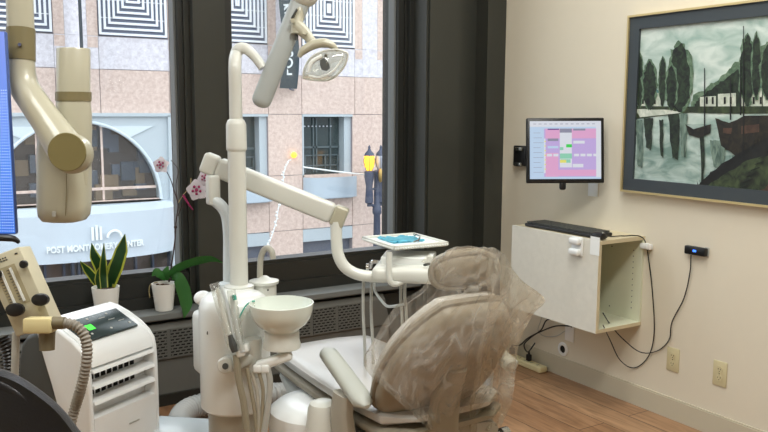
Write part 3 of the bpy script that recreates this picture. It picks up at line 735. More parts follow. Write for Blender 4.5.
# keyboard and mouse
k0 = PZ(527, 222, CZ1+.02); k1 = PZ(612, 231.5, CZ1+.02)
kb = thing('keyboard', 'black computer keyboard lying along the top of the wall cabinet', 'keyboard', ((k0.x+k1.x)/2, (k0.y+k1.y)/2, CZ1))
KY0, KY1, KX0 = 2.77, 3.26, 2.925
b = B(); rbox(b, .15, KY1-KY0, .018, T(KX0+.075, (KY0+KY1)/2, CZ1+.01), .006, 3); obj('keyboard_body', b, 'black', kb)
b = B()
for r in range(6):
    for c in range(22):
        yy = KY0+.022+c*.0215; xx = KX0+.02+r*.0225
        bx(b, xx, xx+.018, yy, yy+.018, CZ1+.019, CZ1+.026)
obj('keys', b, 'char', kb, smooth=0)
ms = PZ(606, 231, CZ1+.015)
mt_ = thing('computer_mouse', 'small black mouse at the front right corner of the cabinet top', 'mouse', (2.93, 2.735, CZ1+.027))
b = B(); loft(b, [ring((2.935, 2.722+dx, CZ1+.019+.0*s), (1, 0, 0), (0, 0, 1), .031*s+.002, .018*s+.001, 16, 2.4) for dx, s in ((-.03, .1), (-.024, .7), (0, 1), (.03, .95), (.048, .6), (.052, .1))]); obj('mouse_shell', b, 'black', mt_)
b = B(); disc(b, (2.935, 2.703, CZ1+.034), (0, 1, 0), .006, .004, 12); obj('scroll_wheel', b, 'greyp', mt_)
# clip and usb hub on the wall with cables
c = PX(648, 246, XR)
b = B(); wbox(b, c.y-.035, c.y+.03, c.z-.014, c.z+.014, XR-.03, XR-.0005, .006); wbox(b, c.y-.03, c.y-.01, c.z-.01, c.z+.02, XR-.04, XR-.02, .004)
tag(obj('cable_clip', b, 'white'), 'white adhesive cable clip on the wall beside the cabinet top', 'clip')
c = PX(698, 250.5, XR)
uh = thing('sensor_hub', 'small black box with a blue light stuck on the wall', 'device', c)
b = B(); wbox(b, c.y-.058, c.y+.055, c.z-.02, c.z+.02, XR-.03, XR-.004, .005); obj('hub_shell', b, 'black', uh)
b = B(); wbox(b, c.y-.062, c.y-.04, c.z-.024, c.z+.022, XR-.004, XR-.0003, .001); obj('mounting_pad', b, 'greyp', uh)
M['bled'] = mat('blue_led', (60, 120, 255), .4, emit=(60, 120, 255), estr=2)
b = B(); bx(b, XR-.0308, XR-.0298, c.y-.012, c.y+.006, c.z-.004, c.z+.006); obj('status_light', b, 'bled', uh)
def cable(name, pts, r, label, m='black', cat='cable', plug=None):
    b = B(); tube(b, pts, r, 6, 6); return tag(obj(name, b, m), label, cat)
XO = XR-.01
cable('cable', [Vector((3.0, 2.775, CZ1+.010)), Vector((3.03, 2.74, CZ1+.006)), Vector((3.1, 2.72, CZ1+.006)), PX(643, 238, XO-.02), PX(649, 262, XO), PX(653, 300, XO), PX(654, 335, XO), PX(648, 357, XO), PX(634, 368, XO), PX(620, 360, XO-.03), PX(610, 340, XO-.1), PX(603, 325, 2.93)], .0028,
      'thin black keyboard cable passing the white clip and looping down the wall')
cable('cable', [PX(691, 255, XO-.01), PX(690, 272, XO), PX(684, 298, XO), PX(672, 322, XO), PX(669, 340, XO), PX(657, 351, XO), PX(640, 352, XO-.02), PX(622, 338, XO-.08), PX(610, 324, XO-.15), PX(603, 313, 2.98)], .0028,
      'thin black cable hanging from the small black box into the open cabinet')
# power strip with plugs
a = PZ(505, 350, .025); e = PZ(544, 366, .025)
d = (e-a); d.z = 0; L = d.length
ps = thing('power_strip', 'ivory power strip on the floor against the baseboard', 'power strip', ((a.x+e.x)/2, (a.y+e.y)/2, 0))
PSY = 3.44
b = B(); rbox(b, .058, .36, .036, T(XR-.06, 3.50, .018), .008, 3); obj('strip_body', b, 'strip', ps)
for k in range(6):
    b = B(); yy = 3.37+k*.052; bx(b, XR-.072, XR-.068, yy-.008, yy+.004, .036, .0368); bx(b, XR-.06, XR-.056, yy-.008, yy+.004, .036, .0368); obj('socket_slots', b, 'char', ps)
pls = []
for k, (yy, s) in enumerate(((3.45, 1), (3.60, 1))):
    b = B(); rbox(b, .026, .03, .04, T(XR-.06, yy, .058), .006, 3); tube(b, [(XR-.06, yy, .07), (XR-.06, yy, .095)], [.009, .005], 8, 1)
    pls.append(thing('cable', ('black cord curling from the power strip plug nearer the cabinet', 'black cord running straight from its plug at the far end of the power strip')[k], 'cord', (XR-.06, yy, .036))); obj('plug', b, 'black', pls[k])
XQ = XR-.03
b = B(); tube(b, [(XR-.06, 3.45, .095), PX(535, 343, XQ), PX(528, 352, XQ-.03), PX(524, 345, XQ), PX(530, 338, XQ), PX(541, 330, XQ), PX(547, 320, XR-.02), PX(560, 320, XR-.01), PX(572, 327, XR-.008)], .004, 6, 6); obj('cord', b, 'black', pls[0])
b = B(); tube(b, [(XR-.06, 3.60, .095), PX(520, 345, XQ), PX(528, 338, XQ), PX(542, 331, XQ), PX(556, 326, XR-.012), PX(571, 326, XR-.008)], .004, 6, 6); obj('cord', b, 'black', pls[1])
cable('cable', [(3.14, 3.30, .43), PX(541, 320, XQ), PX(538, 330, XQ), PX(544, 336, XR-.012), PX(556, 336, XR-.012), PX(565, 331, XR-.008)], .0022, 'thin pale grey wire looping beneath the wall cabinet', m='greyp')

# ================================================================ PLANTS ON THE SILL
def blade(b, pts, ws, up, edge=None, fold=.0, mi=0, mj=1, th=.0012):
    pts = crom(pts, 5); n = len(pts); rows = []
    for i, p in enumerate(pts):
        t = i/(n-1); k = t*(len(ws)-1); j = min(int(k), len(ws)-2); w = ws[j]+(ws[j+1]-ws[j])*(k-j)
        d = (pts[min(i+1, n-1)]-pts[max(i-1, 0)]).normalized(); s = d.cross(Vector(up)).normalized(); nn = s.cross(d)
        us = (-1, -.72, 0, .72, 1)
        rows.append([b.verts.new(p+s*w*u+nn*fold*w*abs(u)) for u in us])
    fs = []
    for a, c in zip(rows, rows[1:]):
        for k in range(4):
            f = b.faces.new((a[k], a[k+1], c[k+1], c[k])); f.material_index = (mj if (edge and k in (0, 3)) else mi); fs.append(f)
    r = bmesh.ops.solidify(b, geom=fs, thickness=th)
def pot(t, c, r1, r0, h):
    b = B(); lathe(b, [(r0*.9, 0), (r0, .003), (r1, h), (r1-.005, h), (r1-.008, h-.012), (r0, .03)], T(c), 36, cap=False)
    bmesh.ops.holes_fill(b, edges=b.edges[:], sides=40)
    obj('pot', b, 'pot', t)
    b = B(); lathe(b, [(.002, h-.02), (r1-.02, h-.018), (r1-.009, h-.016)], T(c), 20)
    for k in range(14):
        a = random.uniform(0, 6.28); q = random.uniform(0, r1-.02); ball(b, Vector(c)+Vector((q*math.cos(a), q*math.sin(a), h-.014)), random.uniform(.005, .01), seg=5)
    obj('soil', b, 'soil', t)
cs = PY(106.5, 310, 3.975); cs.z = .49
sp = thing('snake_plant', 'snake plant with yellow-edged upright leaves in a white pot on the sill', 'potted plant', cs)
pot(sp, cs, .066, .050, .155)
for pts, w in (([(104, 287), (101, 270), (94, 256), (91.5, 243)], (6, 7, 5, .3)), ([(101, 288), (95, 280), (87, 270), (80, 261)], (4, 5, 4, .3)), ([(108, 288), (115, 268), (121, 250), (125, 234)], (6, 7.5, 6.5, .3)),
               ([(104, 288), (103, 275), (103, 262), (104, 243)], (4, 4.5, 3.5, .3)), ([(108, 288), (109, 275), (113, 264), (117, 257)], (5, 6, 4, .3)), ([(99, 288), (98, 280), (99, 272), (101, 266)], (3, 4, 3, .3))):
    b = B(); D0 = (cs-CP).dot(CF)
    q = [P(x, y, D0+random.uniform(-.02, .02)) for x, y in pts]
    blade(b, q, [k*D0/800 for k in w], CF, True, .25); obj('leaf', b, None, sp, mats=['leaf', 'leafy'])
cq = PY(164, 300, 3.98); cq.z = .49; Dq = (cq-CP).dot(CF)
orc = thing('orchid', 'white and magenta orchid with a drooping leaf in a white pot on the sill', 'potted plant', cq)
pot(orc, cq, .060, .044, .14)
Q = lambda x, y, d=0: P(x, y, Dq+d)
for pts, w, lb in (([(168, 277), (180, 268), (198, 262), (212, 260), (223, 263)], (3, 6, 7.5, 6, .5), 0), ([(172, 275), (178, 278), (183, 290), (186, 305), (184, 318)], (4, 6, 7, 6, .5), 0), ([(166, 280), (160, 275), (156, 272), (152, 276)], (2, 4, 4, .5), 0), ([(168, 280), (166, 272), (168, 266)], (2, 4, .5), 0)):
    b = B(); blade(b, [Q(x, y, -.03 if i > 0 else 0) for i, (x, y) in enumerate(pts)], [k*Dq/800 for k in w], CF*.6+Z3*.8 if pts[-1][0] == 223 else CF, False, .2, th=.002); obj('leaf', b, 'leafo', orc)
b = B(); tube(b, [Q(169, 282), Q(172, 262), Q(175, 240), Q(176, 222), Q(178, 205), Q(174, 190), Q(170, 178), Q(164, 167)], [.0045, .004, .0038, .0035, .003, .0028, .0024, .002], 7)
tube(b, [Q(178, 216), Q(184, 200), Q(189, 188), Q(199, 186, -.02)], .0024, 6); tube(b, [Q(178, 204), Q(176, 186), Q(178, 170), Q(171, 160)], .0018, 6); ball(b, Q(175.5, 227), .009, seg=6)
obj('flower_stem', b, 'stem', orc)
b = B(); tube(b, [Q(178, 203), Q(184, 194), Q(190, 187), Q(191, 178)], .002, 6);  obj('dry_twig', b, 'root', orc); b = B(); tube(b, [Q(158, 282), Q(151, 284), Q(149, 290), Q(150, 298)], .0025, 6)
obj('aerial_root', b, 'root', orc)
b = B(); tube(b, [Q(183, 195, -.01), Q(188, 203, -.02), Q(193, 210, -.02)], [.006, .005, .003], 7); obj('spent_bud', b, 'mag', orc)
def flower(px, py, sc, rot, dd=0):
    c = Q(px, py, -.03+dd); r = sc*Dq/800
    b = B()
    for k in range(5):
        a = rot + k*2*PI/5; u = CR*math.cos(a)+CU*math.sin(a)
        wd = .62 if k % 5 in (1, 4) else .5
        blade(b, [c+u*r*.05, c+u*r*.55-CF*.006, c+u*r+CF*.004], [r*.15, r*wd, r*.42, r*.08], CF, False, .1)
    f = obj('flower', b, 'petal', orc)
    b = B(); ball(b, c-CF*.012, r*.15, sc=(1, 1, 1.1)); rq = random.Random(int(px))
    for k in range(5):
        a = rot+k*2*PI/5+.4; ball(b, c+(CR*math.cos(a)+CU*math.sin(a))*r*.35-CF*.010, r*.12, seg=6)
    obj('flower_centre', b, 'mag', f)
flower(161, 165, 8.5, PI/2); flower(197, 190, 11, PI/2+.2, -.02); flower(205, 178, 8, PI/2+.5, -.03)
# ================================================================ DENTAL CHAIR
RX, RY = 1.56, 2.20
ch = thing('dental_chair', 'taupe reclining dental chair facing the window, draped in clear plastic', 'dental chair', (RX, RY, 0))
def seat_loft(dz, shrink, th, m, name, y0=-.14, y1=.86):
    b = B(); rg = []
    n = 14
    for i in range(n+1):
        t = i/n; y = y0+(y1-y0)*t
        hw = .255*(1-.0*t)
        e = min(t, 1-t)/.09
        if t > .5: hw *= (1-.10*((t-.5)/.5)**1.5)
        if e < 1: hw *= .62+.38*math.sqrt(max(0, 1-(1-e)**2))
        zc = .465+dz - (.0*max(0, (t-.55)/.45)**1.5) + (.015*max(0, .3-t)/.3)
        hh = th*(1 if e >= 1 else .35+.65*math.sqrt(max(0, 1-(1-e)**2)))
        rg.append(ring((RX, RY+y, zc), (1, 0, 0), (0, 0, 1), hw-shrink, hh, 28, 3.6))
    loft(b, rg); return obj(name, b, m, ch)
seat_loft(.024, .004, .029, 'seat', 'seat_cushion')
seat_loft(-.022, -.006, .024, 'tan', 'seat_base', -.15, .87)
b = B()   # dark grey-tan frame beneath
rg = []
for y, w, z in ((-.12, .2, .40), (.1, .25, .395), (.35, .26, .39), (.6, .25, .385), (.80, .2, .40), (.86, .12, .415)): rg.append(ring((RX, RY+y, z-.006), (1, 0, 0), (0, 0, 1), w+.012, .042, 20, 3))
loft(b, rg); obj('seat_frame', b, 'greyp', ch)
b = B(); rbox(b, .26, .5, .12, T(RX, RY+.2, .31), .03); rbox(b, .14, .14, .2, T(RX+.03, RY-.02, .28), .02); obj('lift_mechanism', b, 'char', ch)
b = B()
for k in range(4): tube(b, [(RX-.12+k*.07, RY-.12, .37), (RX-.1+k*.06, RY-.14, .31), (RX-.05+k*.03, RY-.05, .27)], .012, 8)
tube(b, [(RX-.05, RY-.13, .36), (RX+.24, RY-.10, .36)], .014, 10, 1); disc(b, (RX+.24, RY-.10, .36), (1, 0, 0), .022, .03)
obj('linkage', b, 'metal', ch)
b = B(); lathe(b, [(.19, 0), (.21, .02), (.205, .05), (.17, .10), (.13, .2), (.125, .3)], T(RX+.02, RY+.15, 0) @ Matrix.Diagonal((1, 1.35, 1, 1)), 36); obj('pedestal', b, 'ivory', ch)
# glossy white shroud and cone under the leg rest
s0 = P(318, 402, 3.0)
b = B(); lathe(b, [(.14, 0), (.16, .08), (.18, .26), (.186, s0.z-.05), (.180, s0.z-.02), (.155, s0.z), (.10, s0.z+.008), (.05, s0.z+.010), (.005, s0.z+.010)], T(s0.x, s0.y, 0), 44); obj('base_shroud', b, 'white', ch)
s1 = P(323, 403, 2.80)
b = B(); lathe(b, [(.09, 0), (.08, .2), (.054, s1.z-.02), (.046, s1.z), (.03, s1.z+.008), (.005, s1.z+.01)], T(s1.x, s1.y, 0), 30); obj('base_cone', b, 'ivory', ch)
# back rest shell
UP = Vector((.02, -.29, .45)).normalized(); UX = Vector((1, -.06, 0)).normalized(); NB = UX.cross(UP); NB = -NB if NB.y > 0 else NB   # rear normal
BC = Vector((RX-.058, RY-.04, .515))
def outline(sc=1.0, off=0, dn=0, bx_=None):
    pts = []
    prof = [(-.02, .085), (.005, .165), (.05, .200), (.12, .220), (.20, .226), (.28, .218), (.35, .194), (.41, .156), (.445, .124), (.465, .085)]
    L_ = [(-w, h) for h, w in prof]; R_ = [(w, h) for h, w in reversed(prof)]
    c = crom([Vector((x, h, 0)) for x, h in L_+R_], 4)
    hc = .23
    for p in c: pts.append(BC + UX*(p.x*sc) + UP*(hc+(p.y-hc)*sc) + NB*(off + 0))
    return pts
b = B(); loft(b, [outline(.93, -.05), outline(1.0, -.035), outline(1.0, .0), outline(.985, .014), outline(.93, .028), outline(.8, .042), outline(.55, .052), outline(.25, .056), outline(.05, .057)]); obj('backrest_shell', b, 'tan', ch, smooth=50)
b = B(); o_ = outline(1.0, -.018); tube(b, o_+[o_[0]], .012, 8, 1, cap=False); obj('backrest_piping', b, 'tan2', ch)
b = B(); loft(b, [outline(.96, -.035), outline(.975, -.05), outline(.95, -.065), outline(.8, -.08), outline(.3, -.085)]); obj('backrest_cushion', b, 'seat', ch, smooth=50)
# rear support column
c0 = BC+UP*.07+NB*.05+UX*.01
b = B()
loft(b, [ring(c0+UP*.16+NB*.005, UX, NB, .035, .015, 16, 3), ring(c0+UP*.05+NB*.012, UX, NB, .055, .02, 16, 3), ring(c0+Vector((0, -.02, -.06)), UX, Vector((0, -1, 0)), .058, .024, 16, 3), ring(c0+Vector((0, -.02, -.28)), UX, Vector((0, -1, 0)), .058, .026, 16, 3), ring(c0+Vector((0, -.01, -.40)), UX, Vector((0, -1, 0)), .05, .026, 16, 3)])
obj('back_support', b, 'tan', ch)
# headrest
hc = P(464, 270, 2.53)
HU = (CR*.98+CU*.14).normalized(); HN = (-CF + Vector((0, 0, -.25))); HN = (HN-HU*HN.dot(HU)).normalized(); HV = HN.cross(HU)
def hring(a, c, dn): return ring(hc+HN*dn, HU, HV, a, c, 32, 2.5)
b = B(); loft(b, [hring(.080, .038, -.075), hring(.102, .052, -.06), hring(.108, .058, -.03), hring(.108, .058, .0), hring(.10, .050, .008)]); obj('headrest_cushion', b, 'tan', ch)
b = B(); loft(b, [hring(.098, .049, .006), hring(.092, .043, .014), hring(.064, .03, .020), hring(.01, .006, .022)]); obj('headrest_back', b, 'tan2', ch)
b = B(); hr = hring(.107, .057, .004); tube(b, hr+[hr[0]], .009, 8, 1, cap=False); obj('headrest_piping', b, 'tan2', ch)
b = B(); q = P(469, 298, 2.56)
bx(b, -.028, .028, -.004, .004, -.06, .09, frame(q, UX, -NB.cross(UX).cross(UX) if False else NB, None)); 
tube(b, [q+UX*.0+Vector((0, .02, -.02)), hc+Vector((.0, .04, .0))], .016, 8, 1); obj('headrest_bar', b, 'metal', ch)
# arms
def armrest(a, e, hw, name='armrest'):
    a, e = Vector(a), Vector(e); d = (e-a).normalized(); s = d.cross(Z3).normalized(); u = s.cross(d); b = B(); rg = []
    n = 12
    for i in range(n+1):
        t = i/n; k = min(t, 1-t)/.12; f = 1 if k >= 1 else .25+.75*math.sqrt(max(0, 1-(1-k)**2))
        w_ = hw*(.92+.1*t)
        rg.append(ring(a.lerp(e, t), s, u, w_*f, .021*f+.002, 20, 2.6))
    loft(b, rg); return obj(name, b, 'arm', ch)
armrest(P(325, 349, 2.93), P(367, 407, 2.57), .037)
b = B(); q = P(352, 399, 2.64)
loft(b, [ring(q+Vector((0, .06, -.0)), (1, 0, 0), (0, 1, 0), .022, .05, 16, 3), ring(q+Vector((.0, .07, -.06)), (1, 0, 0), (0, 1, 0), .024, .055, 16, 3), ring(q+Vector((.02, .08, -.22)), (1, 0, 0), (0, 1, 0), .03, .07, 16, 3)]); obj('armrest_post', b, 'lgrey', ch)
armrest(P(492, 348, 2.95), P(514, 368, 2.86), .030)
b = B(); tube(b, [P(488, 350, 3.0), P(486, 375, 2.98), P(483, 405, 2.96), P(480, 418, 2.96)], [.026, .028, .028, .024], 14); obj('armrest_post', b, 'sb', ch, label='blue-grey armrest post')

# clear plastic cover
cv_pl0 = BC + NB*.10
def sheetP(x, y, extra=0):
    r = ray(x, y); t = (cv_pl0+NB*extra-CP).dot(NB)/r.dot(NB); p = CP+r*t
    if p.z < .52:
        yv = (cv_pl0+NB*extra).y-.0; t2 = (yv)/r.y; p2 = CP+r*t2
        p = p2
    return p
rows = [[(433, 262, .0), (448, 250, .03), (474, 246, .03), (492, 247, .01), (503, 252, -.02)],
        [(430, 268, .0), (446, 268, .02), (470, 268, .03), (495, 272, .02), (518, 276, -.02)],
        [(424, 288, .0), (440, 290, .01), (465, 290, .01), (502, 296, .01), (543, 297, -.02)],
        [(398, 306, .0), (425, 310, .01), (462, 314, .01), (496, 318, .01), (532, 313, -.02)],
        [(374, 338, .0), (408, 338, .01), (455, 345, .0), (492, 350, .0), (519, 342, -.02)],
        [(364, 366, .0), (400, 372, .01), (448, 380, .0), (486, 386, .0), (514, 374, -.01)],
        [(392, 394, .0), (415, 402, .02), (448, 410, .0), (480, 413, .0), (510, 402, .0)],
        [(424, 424, .0), (436, 430, .02), (455, 434, .0), (478, 434, .0), (500, 424, .0)]]
cp_ = [[sheetP(x, y, e) for x, y, e in r] for r in rows]
for i in range(6, 8):
    for j in range(5): cp_[i][j].y = min(cp_[i][j].y, 2.10)
# top rows wrap over the headrest
cols = [crom([cp_[i][j] for i in range(8)], 9) for j in range(5)]
b = B(); G = []
for i in range(len(cols[0])):
    line = crom([cols[j][i] for j in range(5)], 16); row = []
    for j, p in enumerate(line):
        u = j/(len(line)-1); v = i/(len(cols[0])-1)
        a1 = .007*math.sin(u*40+5*noise.noise((u*3, v*2, 0)))*(.3+v) + .014*noise.noise((u*6, v*2.5, 1.3)) + .004*noise.noise((u*16, v*7, 5))
        row.append(b.verts.new(p + NB*(a1+.004)))
    G.append(row)
skin(b, G, False, closed=False)
# loose second layer where the cover hangs free on the right
nc = len(G[0]); G2 = []
for i, row in enumerate(G):
    if i < 8: continue
    v = i/(len(G)-1); r2_ = []
    for j in range(int(nc*.66), nc):
        u = j/(nc-1); k = (u-.66)/.34
        r2_.append(b.verts.new(row[j].co - NB*(.05*math.sin(PI*min(1, k))+.004) + Vector((.01*noise.noise((u*14, v*6, 9)), .014*noise.noise((u*18, v*5, 3)), 0))) if j < nc-1 else row[j])
    G2.append(r2_)
skin(b, G2, False, closed=False)
# fold over the front of the head rest
row2 = []
for k, dn in enumerate((0, .03, .07, .10)):
    row2.append([b.verts.new(v.co + CF*dn*1.0 + Z3*(-.006*k*k + .006*k)) for v in G[0]] if k else G[0])
skin(b, row2, False, closed=False)
# corner peak at the left of the headrest
pk = [b.verts.new(P(x, y, 2.46)) for x, y in ((432, 266), (421, 262), (428, 254), (437, 258))]
b.faces.new(pk)
bmesh.ops.subdivide_edges(b, edges=[], cuts=1)
cv = obj('plastic_cover', b, 'sheet', smooth=60); tag(cv, 'clear crinkled plastic cover hanging over the dental chair back', 'plastic cover')

# ================================================================ DELIVERY UNIT
DC = 2.95
uc = P(235, 350, DC); UXc, UYc = uc.x, uc.y
cu = thing('delivery_unit', 'white dental delivery column with posts and instrument holder, beside the chair', 'dental unit', (UXc, UYc, 0))
zt = P(235, 291, DC).z; zb = P(235, 408, DC).z
b = B(); lathe(b, [(.118, zb), (.128, zb+.01), (.129, zt-.10), (.127, zt-.05), (.118, zt-.022), (.098, zt-.004), (.06, zt+.006), (.01, zt+.008)], T(UXc, UYc, 0), 48); col_ = obj('column_cover', b, 'offw', cu)
b = B(); lathe(b, [(.13, 0), (.13, .02), (.102, .04), (.102, zb+.01)], T(UXc, UYc, 0), 40); obj('column_base', b, 'lgrey', cu)
b = B(); rbox(b, .05, .12, .24, T(P(203, 343, DC+.03)), .024, 4); obj('side_cover', b, 'offw', cu)
b = B(); ball(b, P(203, 298, DC+.02), .034, sc=(1, 1, .8)); obj('side_knob', b, 'white', cu)
b = B(); disc(b, P(208, 333, DC-.115), (P(208, 333, DC)-Vector((UXc, UYc, P(208, 333, DC).z)))*1, .006, .003, 12); obj('cover_screw', b, 'char', col_)
# main lamp post
pz = lambda y: P(237, y, DC).z
PXc, PYc = P(237.5, 200, DC).x, P(237.5, 200, DC).y
b = B(); lathe(b, [(.055, zt-.01), (.055, zt+.012), (.034, zt+.018), (.0325, pz(150))], T(PXc, PYc, 0), 28)
obj('lamp_post', b, 'ivory', cu)
b = B(); lathe(b, [(.0325, pz(151)), (.0375, pz(149)), (.0375, pz(147)), (.0365, pz(124)), (.030, pz(120)), (.024, pz(119))], T(PXc, PYc, 0), 28); obj('post_collar', b, 'ivory', cu)
PV = Vector((PXc, PYc, 0))
b = B(); tube(b, [PV+Z3*pz(122), PV+Z3*pz(95), PV+Z3*pz(66), P(236, 55, DC), P(239, 49, DC), P(246, 49, DC), P(255, 57, DC), P(263, 68, DC)], [.024, .0235, .023, .023, .022, .020, .018, .017], 18, 6); obj('post_elbow', b, 'ivory', cu)
# second post
b = B(); D2 = DC+.10; tube(b, [P(229, 296, D2), P(229, 260, D2), P(229, 235, D2), P(227, 217, D2), P(222, 207, D2), P(214, 200, D2-.0), P(210, 198, D2)], [.0225]*7, 16, 6)
lathe(b, [(.04, zt-.01), (.04, zt+.01), (.024, zt+.015)], T(P(229, 290, D2).x, P(229, 290, D2).y, 0), 20)
obj('arm_post', b, 'bluew', cu)
b = B(); rbox(b, .046, .05, .115, T(P(213, 190, D2)), .010, 3); obj('arm_bracket', b, 'ivory', cu)
# horizontal spring arm
A0, A1 = P(203, 161, D2+.01), P(346, 219, D2+.03)
def bar(b, A, E, h, w, r=.03, t0=0, t1=1):
    A, E = Vector(A), Vector(E); a = A.lerp(E, t0); e = A.lerp(E, t1); d = (e-a); L = d.length; d.normalize(); s = Z3.cross(d).normalized(); u = d.cross(s)
    rbox(b, L, w, h, frame((a+e)/2, d, s), r, 4)
b = B(); bar(b, A0, A1, .078, .062, .016, .10, .91); arm_ = obj('spring_arm', b, 'ivory', cu)
b = B(); bar(b, A0, A1, .080, .064, .014, 0, .102); obj('arm_cap', b, 'ivory', arm_)
b = B(); bar(b, A0, A1, .080, .064, .010, .907, 1.0); obj('arm_cap', b, 'cream', arm_)
b = B(); Dd = D2+.02; tube(b, [P(336, 222, Dd), P(336.5, 240, Dd), P(338, 254, Dd), P(344, 266, Dd), P(354, 273, Dd), P(366, 276, Dd), P(384, 277, Dd)], [.0225]*7, 18, 6); obj('drop_tube', b, 'ivory', cu)
# ---- delivery head
DH = 3.12
hd = cu
HX = (CR*.97+CF*-.14); HX.z = 0; HX.normalize(); HY = Z3.cross(HX)
b = B(); rbox(b, .30, .26, .062, frame(P(414, 270, DH-.02), HX, HY), .026, 5); bod = obj('delivery_head', b, 'ivory', hd)
b = B(); rbox(b, .20, .16, .05, frame(P(409, 260, DH), HX, HY), .006, 3); rbox(b, .022, .10, .06, frame(P(431, 262, DH-.06), HX, HY), .004, 2); obj('control_box', b, 'offw', bod)
b = B(); tube(b, [P(424, 265, DH-.13), P(430, 264, DH-.15), P(436, 268, DH-.15), P(441, 272, DH-.14)], .005, 6); obj('handle_strip', b, 'char', bod)
b = B(); tube(b, [P(370, 268, DH), P(372, 262, DH-.02), P(378, 262, DH-.03)], .008, 8); disc(b, P(369, 268, DH), -CR, .018, .012); obj('pivot', b, 'chrome', hd)
b = B(); tube(b, [P(389, 252, DH-.14), P(389, 272, DH-.14), P(390, 281, DH-.14), P(395, 284, DH-.13), P(403, 281, DH-.12)], .0115, 12, 5); obj('tray_bracket', b, 'ivory', hd)
for k, (x, y0_, y1_, dd) in enumerate(((363.5, 276, 345, .0), (371.5, 278, 343, .02), (401, 283, 318, -.02), (405, 283, 312, -.04))):
    b = B(); tube(b, [P(x, y0_, DH+dd), P(x-.3, (y0_+y1_)/2, DH+dd), P(x+1.2, y1_, DH+dd), P(x+2, y1_+40, DH+dd)], .0062, 8); obj('instrument_hose', b, 'greyp', hd)
b = B(); tube(b, [P(374, 283, DH), P(375, 291, DH), P(381, 300, DH-.02), P(387, 306, DH-.03), P(395, 306, DH-.03), P(404, 304, DH-.02)], .0055, 8); obj('instrument_hose', b, 'bluew', hd)
# ---- tray and what lies on it
TZ = 1.0
tc_ = [PZ(x, y, TZ) for x, y in ((366.5, 238.5), (405.4, 250.5), (442.5, 240.5), (404.5, 230))]
cen = sum(tc_, Vector())/4; ax = ((tc_[1]-tc_[0])+(tc_[2]-tc_[3])).normalized(); ay = Z3.cross(ax)
Lx = ((tc_[1]-tc_[0]).length+(tc_[2]-tc_[3]).length)/2; Ly = ((tc_[3]-tc_[0]).length+(tc_[2]-tc_[1]).length)/2
Lx *= .87; Ly *= .87; TF = frame(cen, ax, ay)
tr = thing('instrument_tray', 'square white tray with a beaded rim above the delivery head', 'tray', cen)
b = B(); rbox(b, Lx*.97, Ly*.97, .008, TF @ T(0, 0, -.012), .0035, 2)
for s in (-1, 1):
    rbox(b, Lx, .012, .014, TF @ T(0, s*(Ly/2-.006), -.004), .004, 2); rbox(b, .012, Ly, .014, TF @ T(s*(Lx/2-.006), 0, -.004), .004, 2)
body_ = obj('tray_body', b, 'ivory', tr)
b = B()
for k in range(22):
    t = -1+2*(k+.5)/22
    for s in (-1, 1):
        ball(b, TF @ Vector((t*Lx/2*.98, s*Ly/2, -.008)), .0045, seg=5); ball(b, TF @ Vector((s*Lx/2, t*Ly/2*.98, -.008)), .0045, seg=5)
obj('beaded_rim', b, 'offw', body_)
b = B(); rbox(b, Lx*.9, Ly*.9, .002, TF @ T(0, 0, -.0065), .0008, 1); tag(obj('tray_liner', b, 'paper'), 'white paper liner lying in the instrument tray', 'paper liner')
b = B(); g_ = []
for i in range(13):
    g_.append([b.verts.new(TF @ Vector((-.095+.145*i/12, -.075+.14*j/9, -.003+.012*abs(noise.noise((i*.6, j*.5, 2)))+.004*math.sin(j*2.1)))) for j in range(10)])
skin(b, g_, False, closed=False); bmesh.ops.solidify(b, geom=b.faces[:], thickness=.001)
tag(obj('face_mask', b, 'blue'), 'light blue pleated face mask on the instrument tray', 'face mask')
b = B(); tube(b, [TF @ Vector(v) for v in ((-.02, .06, .012), (.02, .055, .014), (.06, .03, .006), (.075, .0, .002))], .0035, 8); ball(b, TF @ Vector((-.022, .06, .013)), .007)
tag(obj('dental_mirror', b, 'metal'), 'small metal instrument resting on the blue mask', 'instrument')

# ---- lamp arm and operating lamp
la = thing('operating_lamp', 'dental operating lamp with oval lens on a sloping grey arm', 'lamp', P(262, 68, DC))
b = B(); bar(b, P(259, 107, DC-.02), P(307, -14, DC-.04), .072, .060, .030); sa = obj('lamp_spring_arm', b, 'armgrey', la)
b = B(); bar(b, P(262, 70, DC-.055), P(299, 6, DC-.075), .006, .03, .002, .8, .95); obj('arm_marking', b, 'char', sa)
b = B(); ball(b, P(304, -6, DC-.04), .055, sc=(1, 1, .9)); obj('arm_joint', b, 'ivory', la)
b = B(); tube(b, [P(300, 2, DC-.04), P(299, 12, DC-.05), P(297, 24, DC-.06), P(297, 34, DC-.06)], [.022, .018, .022, .024], 14); tube(b, [P(297, 26, DC-.06), P(304, 32, DC-.07), P(310, 39, DC-.08), P(314, 46, DC-.08)], [.026, .022, .017, .019], 14)
disc(b, P(293, 21, DC-.09), -CF, .008, .006); disc(b, P(305, 33, DC-.10), -CF+CU*.3, .009, .006); obj('lamp_yoke', b, 'cream', la)
b = B(); tube(b, [P(296.5, 34, DC-.06), P(296.5, 40, DC-.06)], .007, 8, 1); obj('lock_pin', b, 'char', la)
DL = 2.84
b = B(); tube(b, [P(299, 57, DL), P(303, 51, DL), P(314, 44.5, DL), P(325, 43, DL), P(333, 46, DL), P(338, 51, DL)], [.010, .019, .023, .022, .016, .006], 16, 6, sy=.75); obj('lamp_housing', b, 'cream', la)
lo = [(303, 78), (304, 70), (307.5, 62), (313, 56), (321, 52), (330, 50), (339, 50), (347, 53), (347.5, 58), (345, 65), (341, 71), (335, 77), (327, 80.5), (318, 80.5), (309, 79.5)]
lc = Vector((sum(p[0] for p in lo)/len(lo), sum(p[1] for p in lo)/len(lo), 0))
nl = (-CF*.93-CU*.3+CR*.1).normalized()
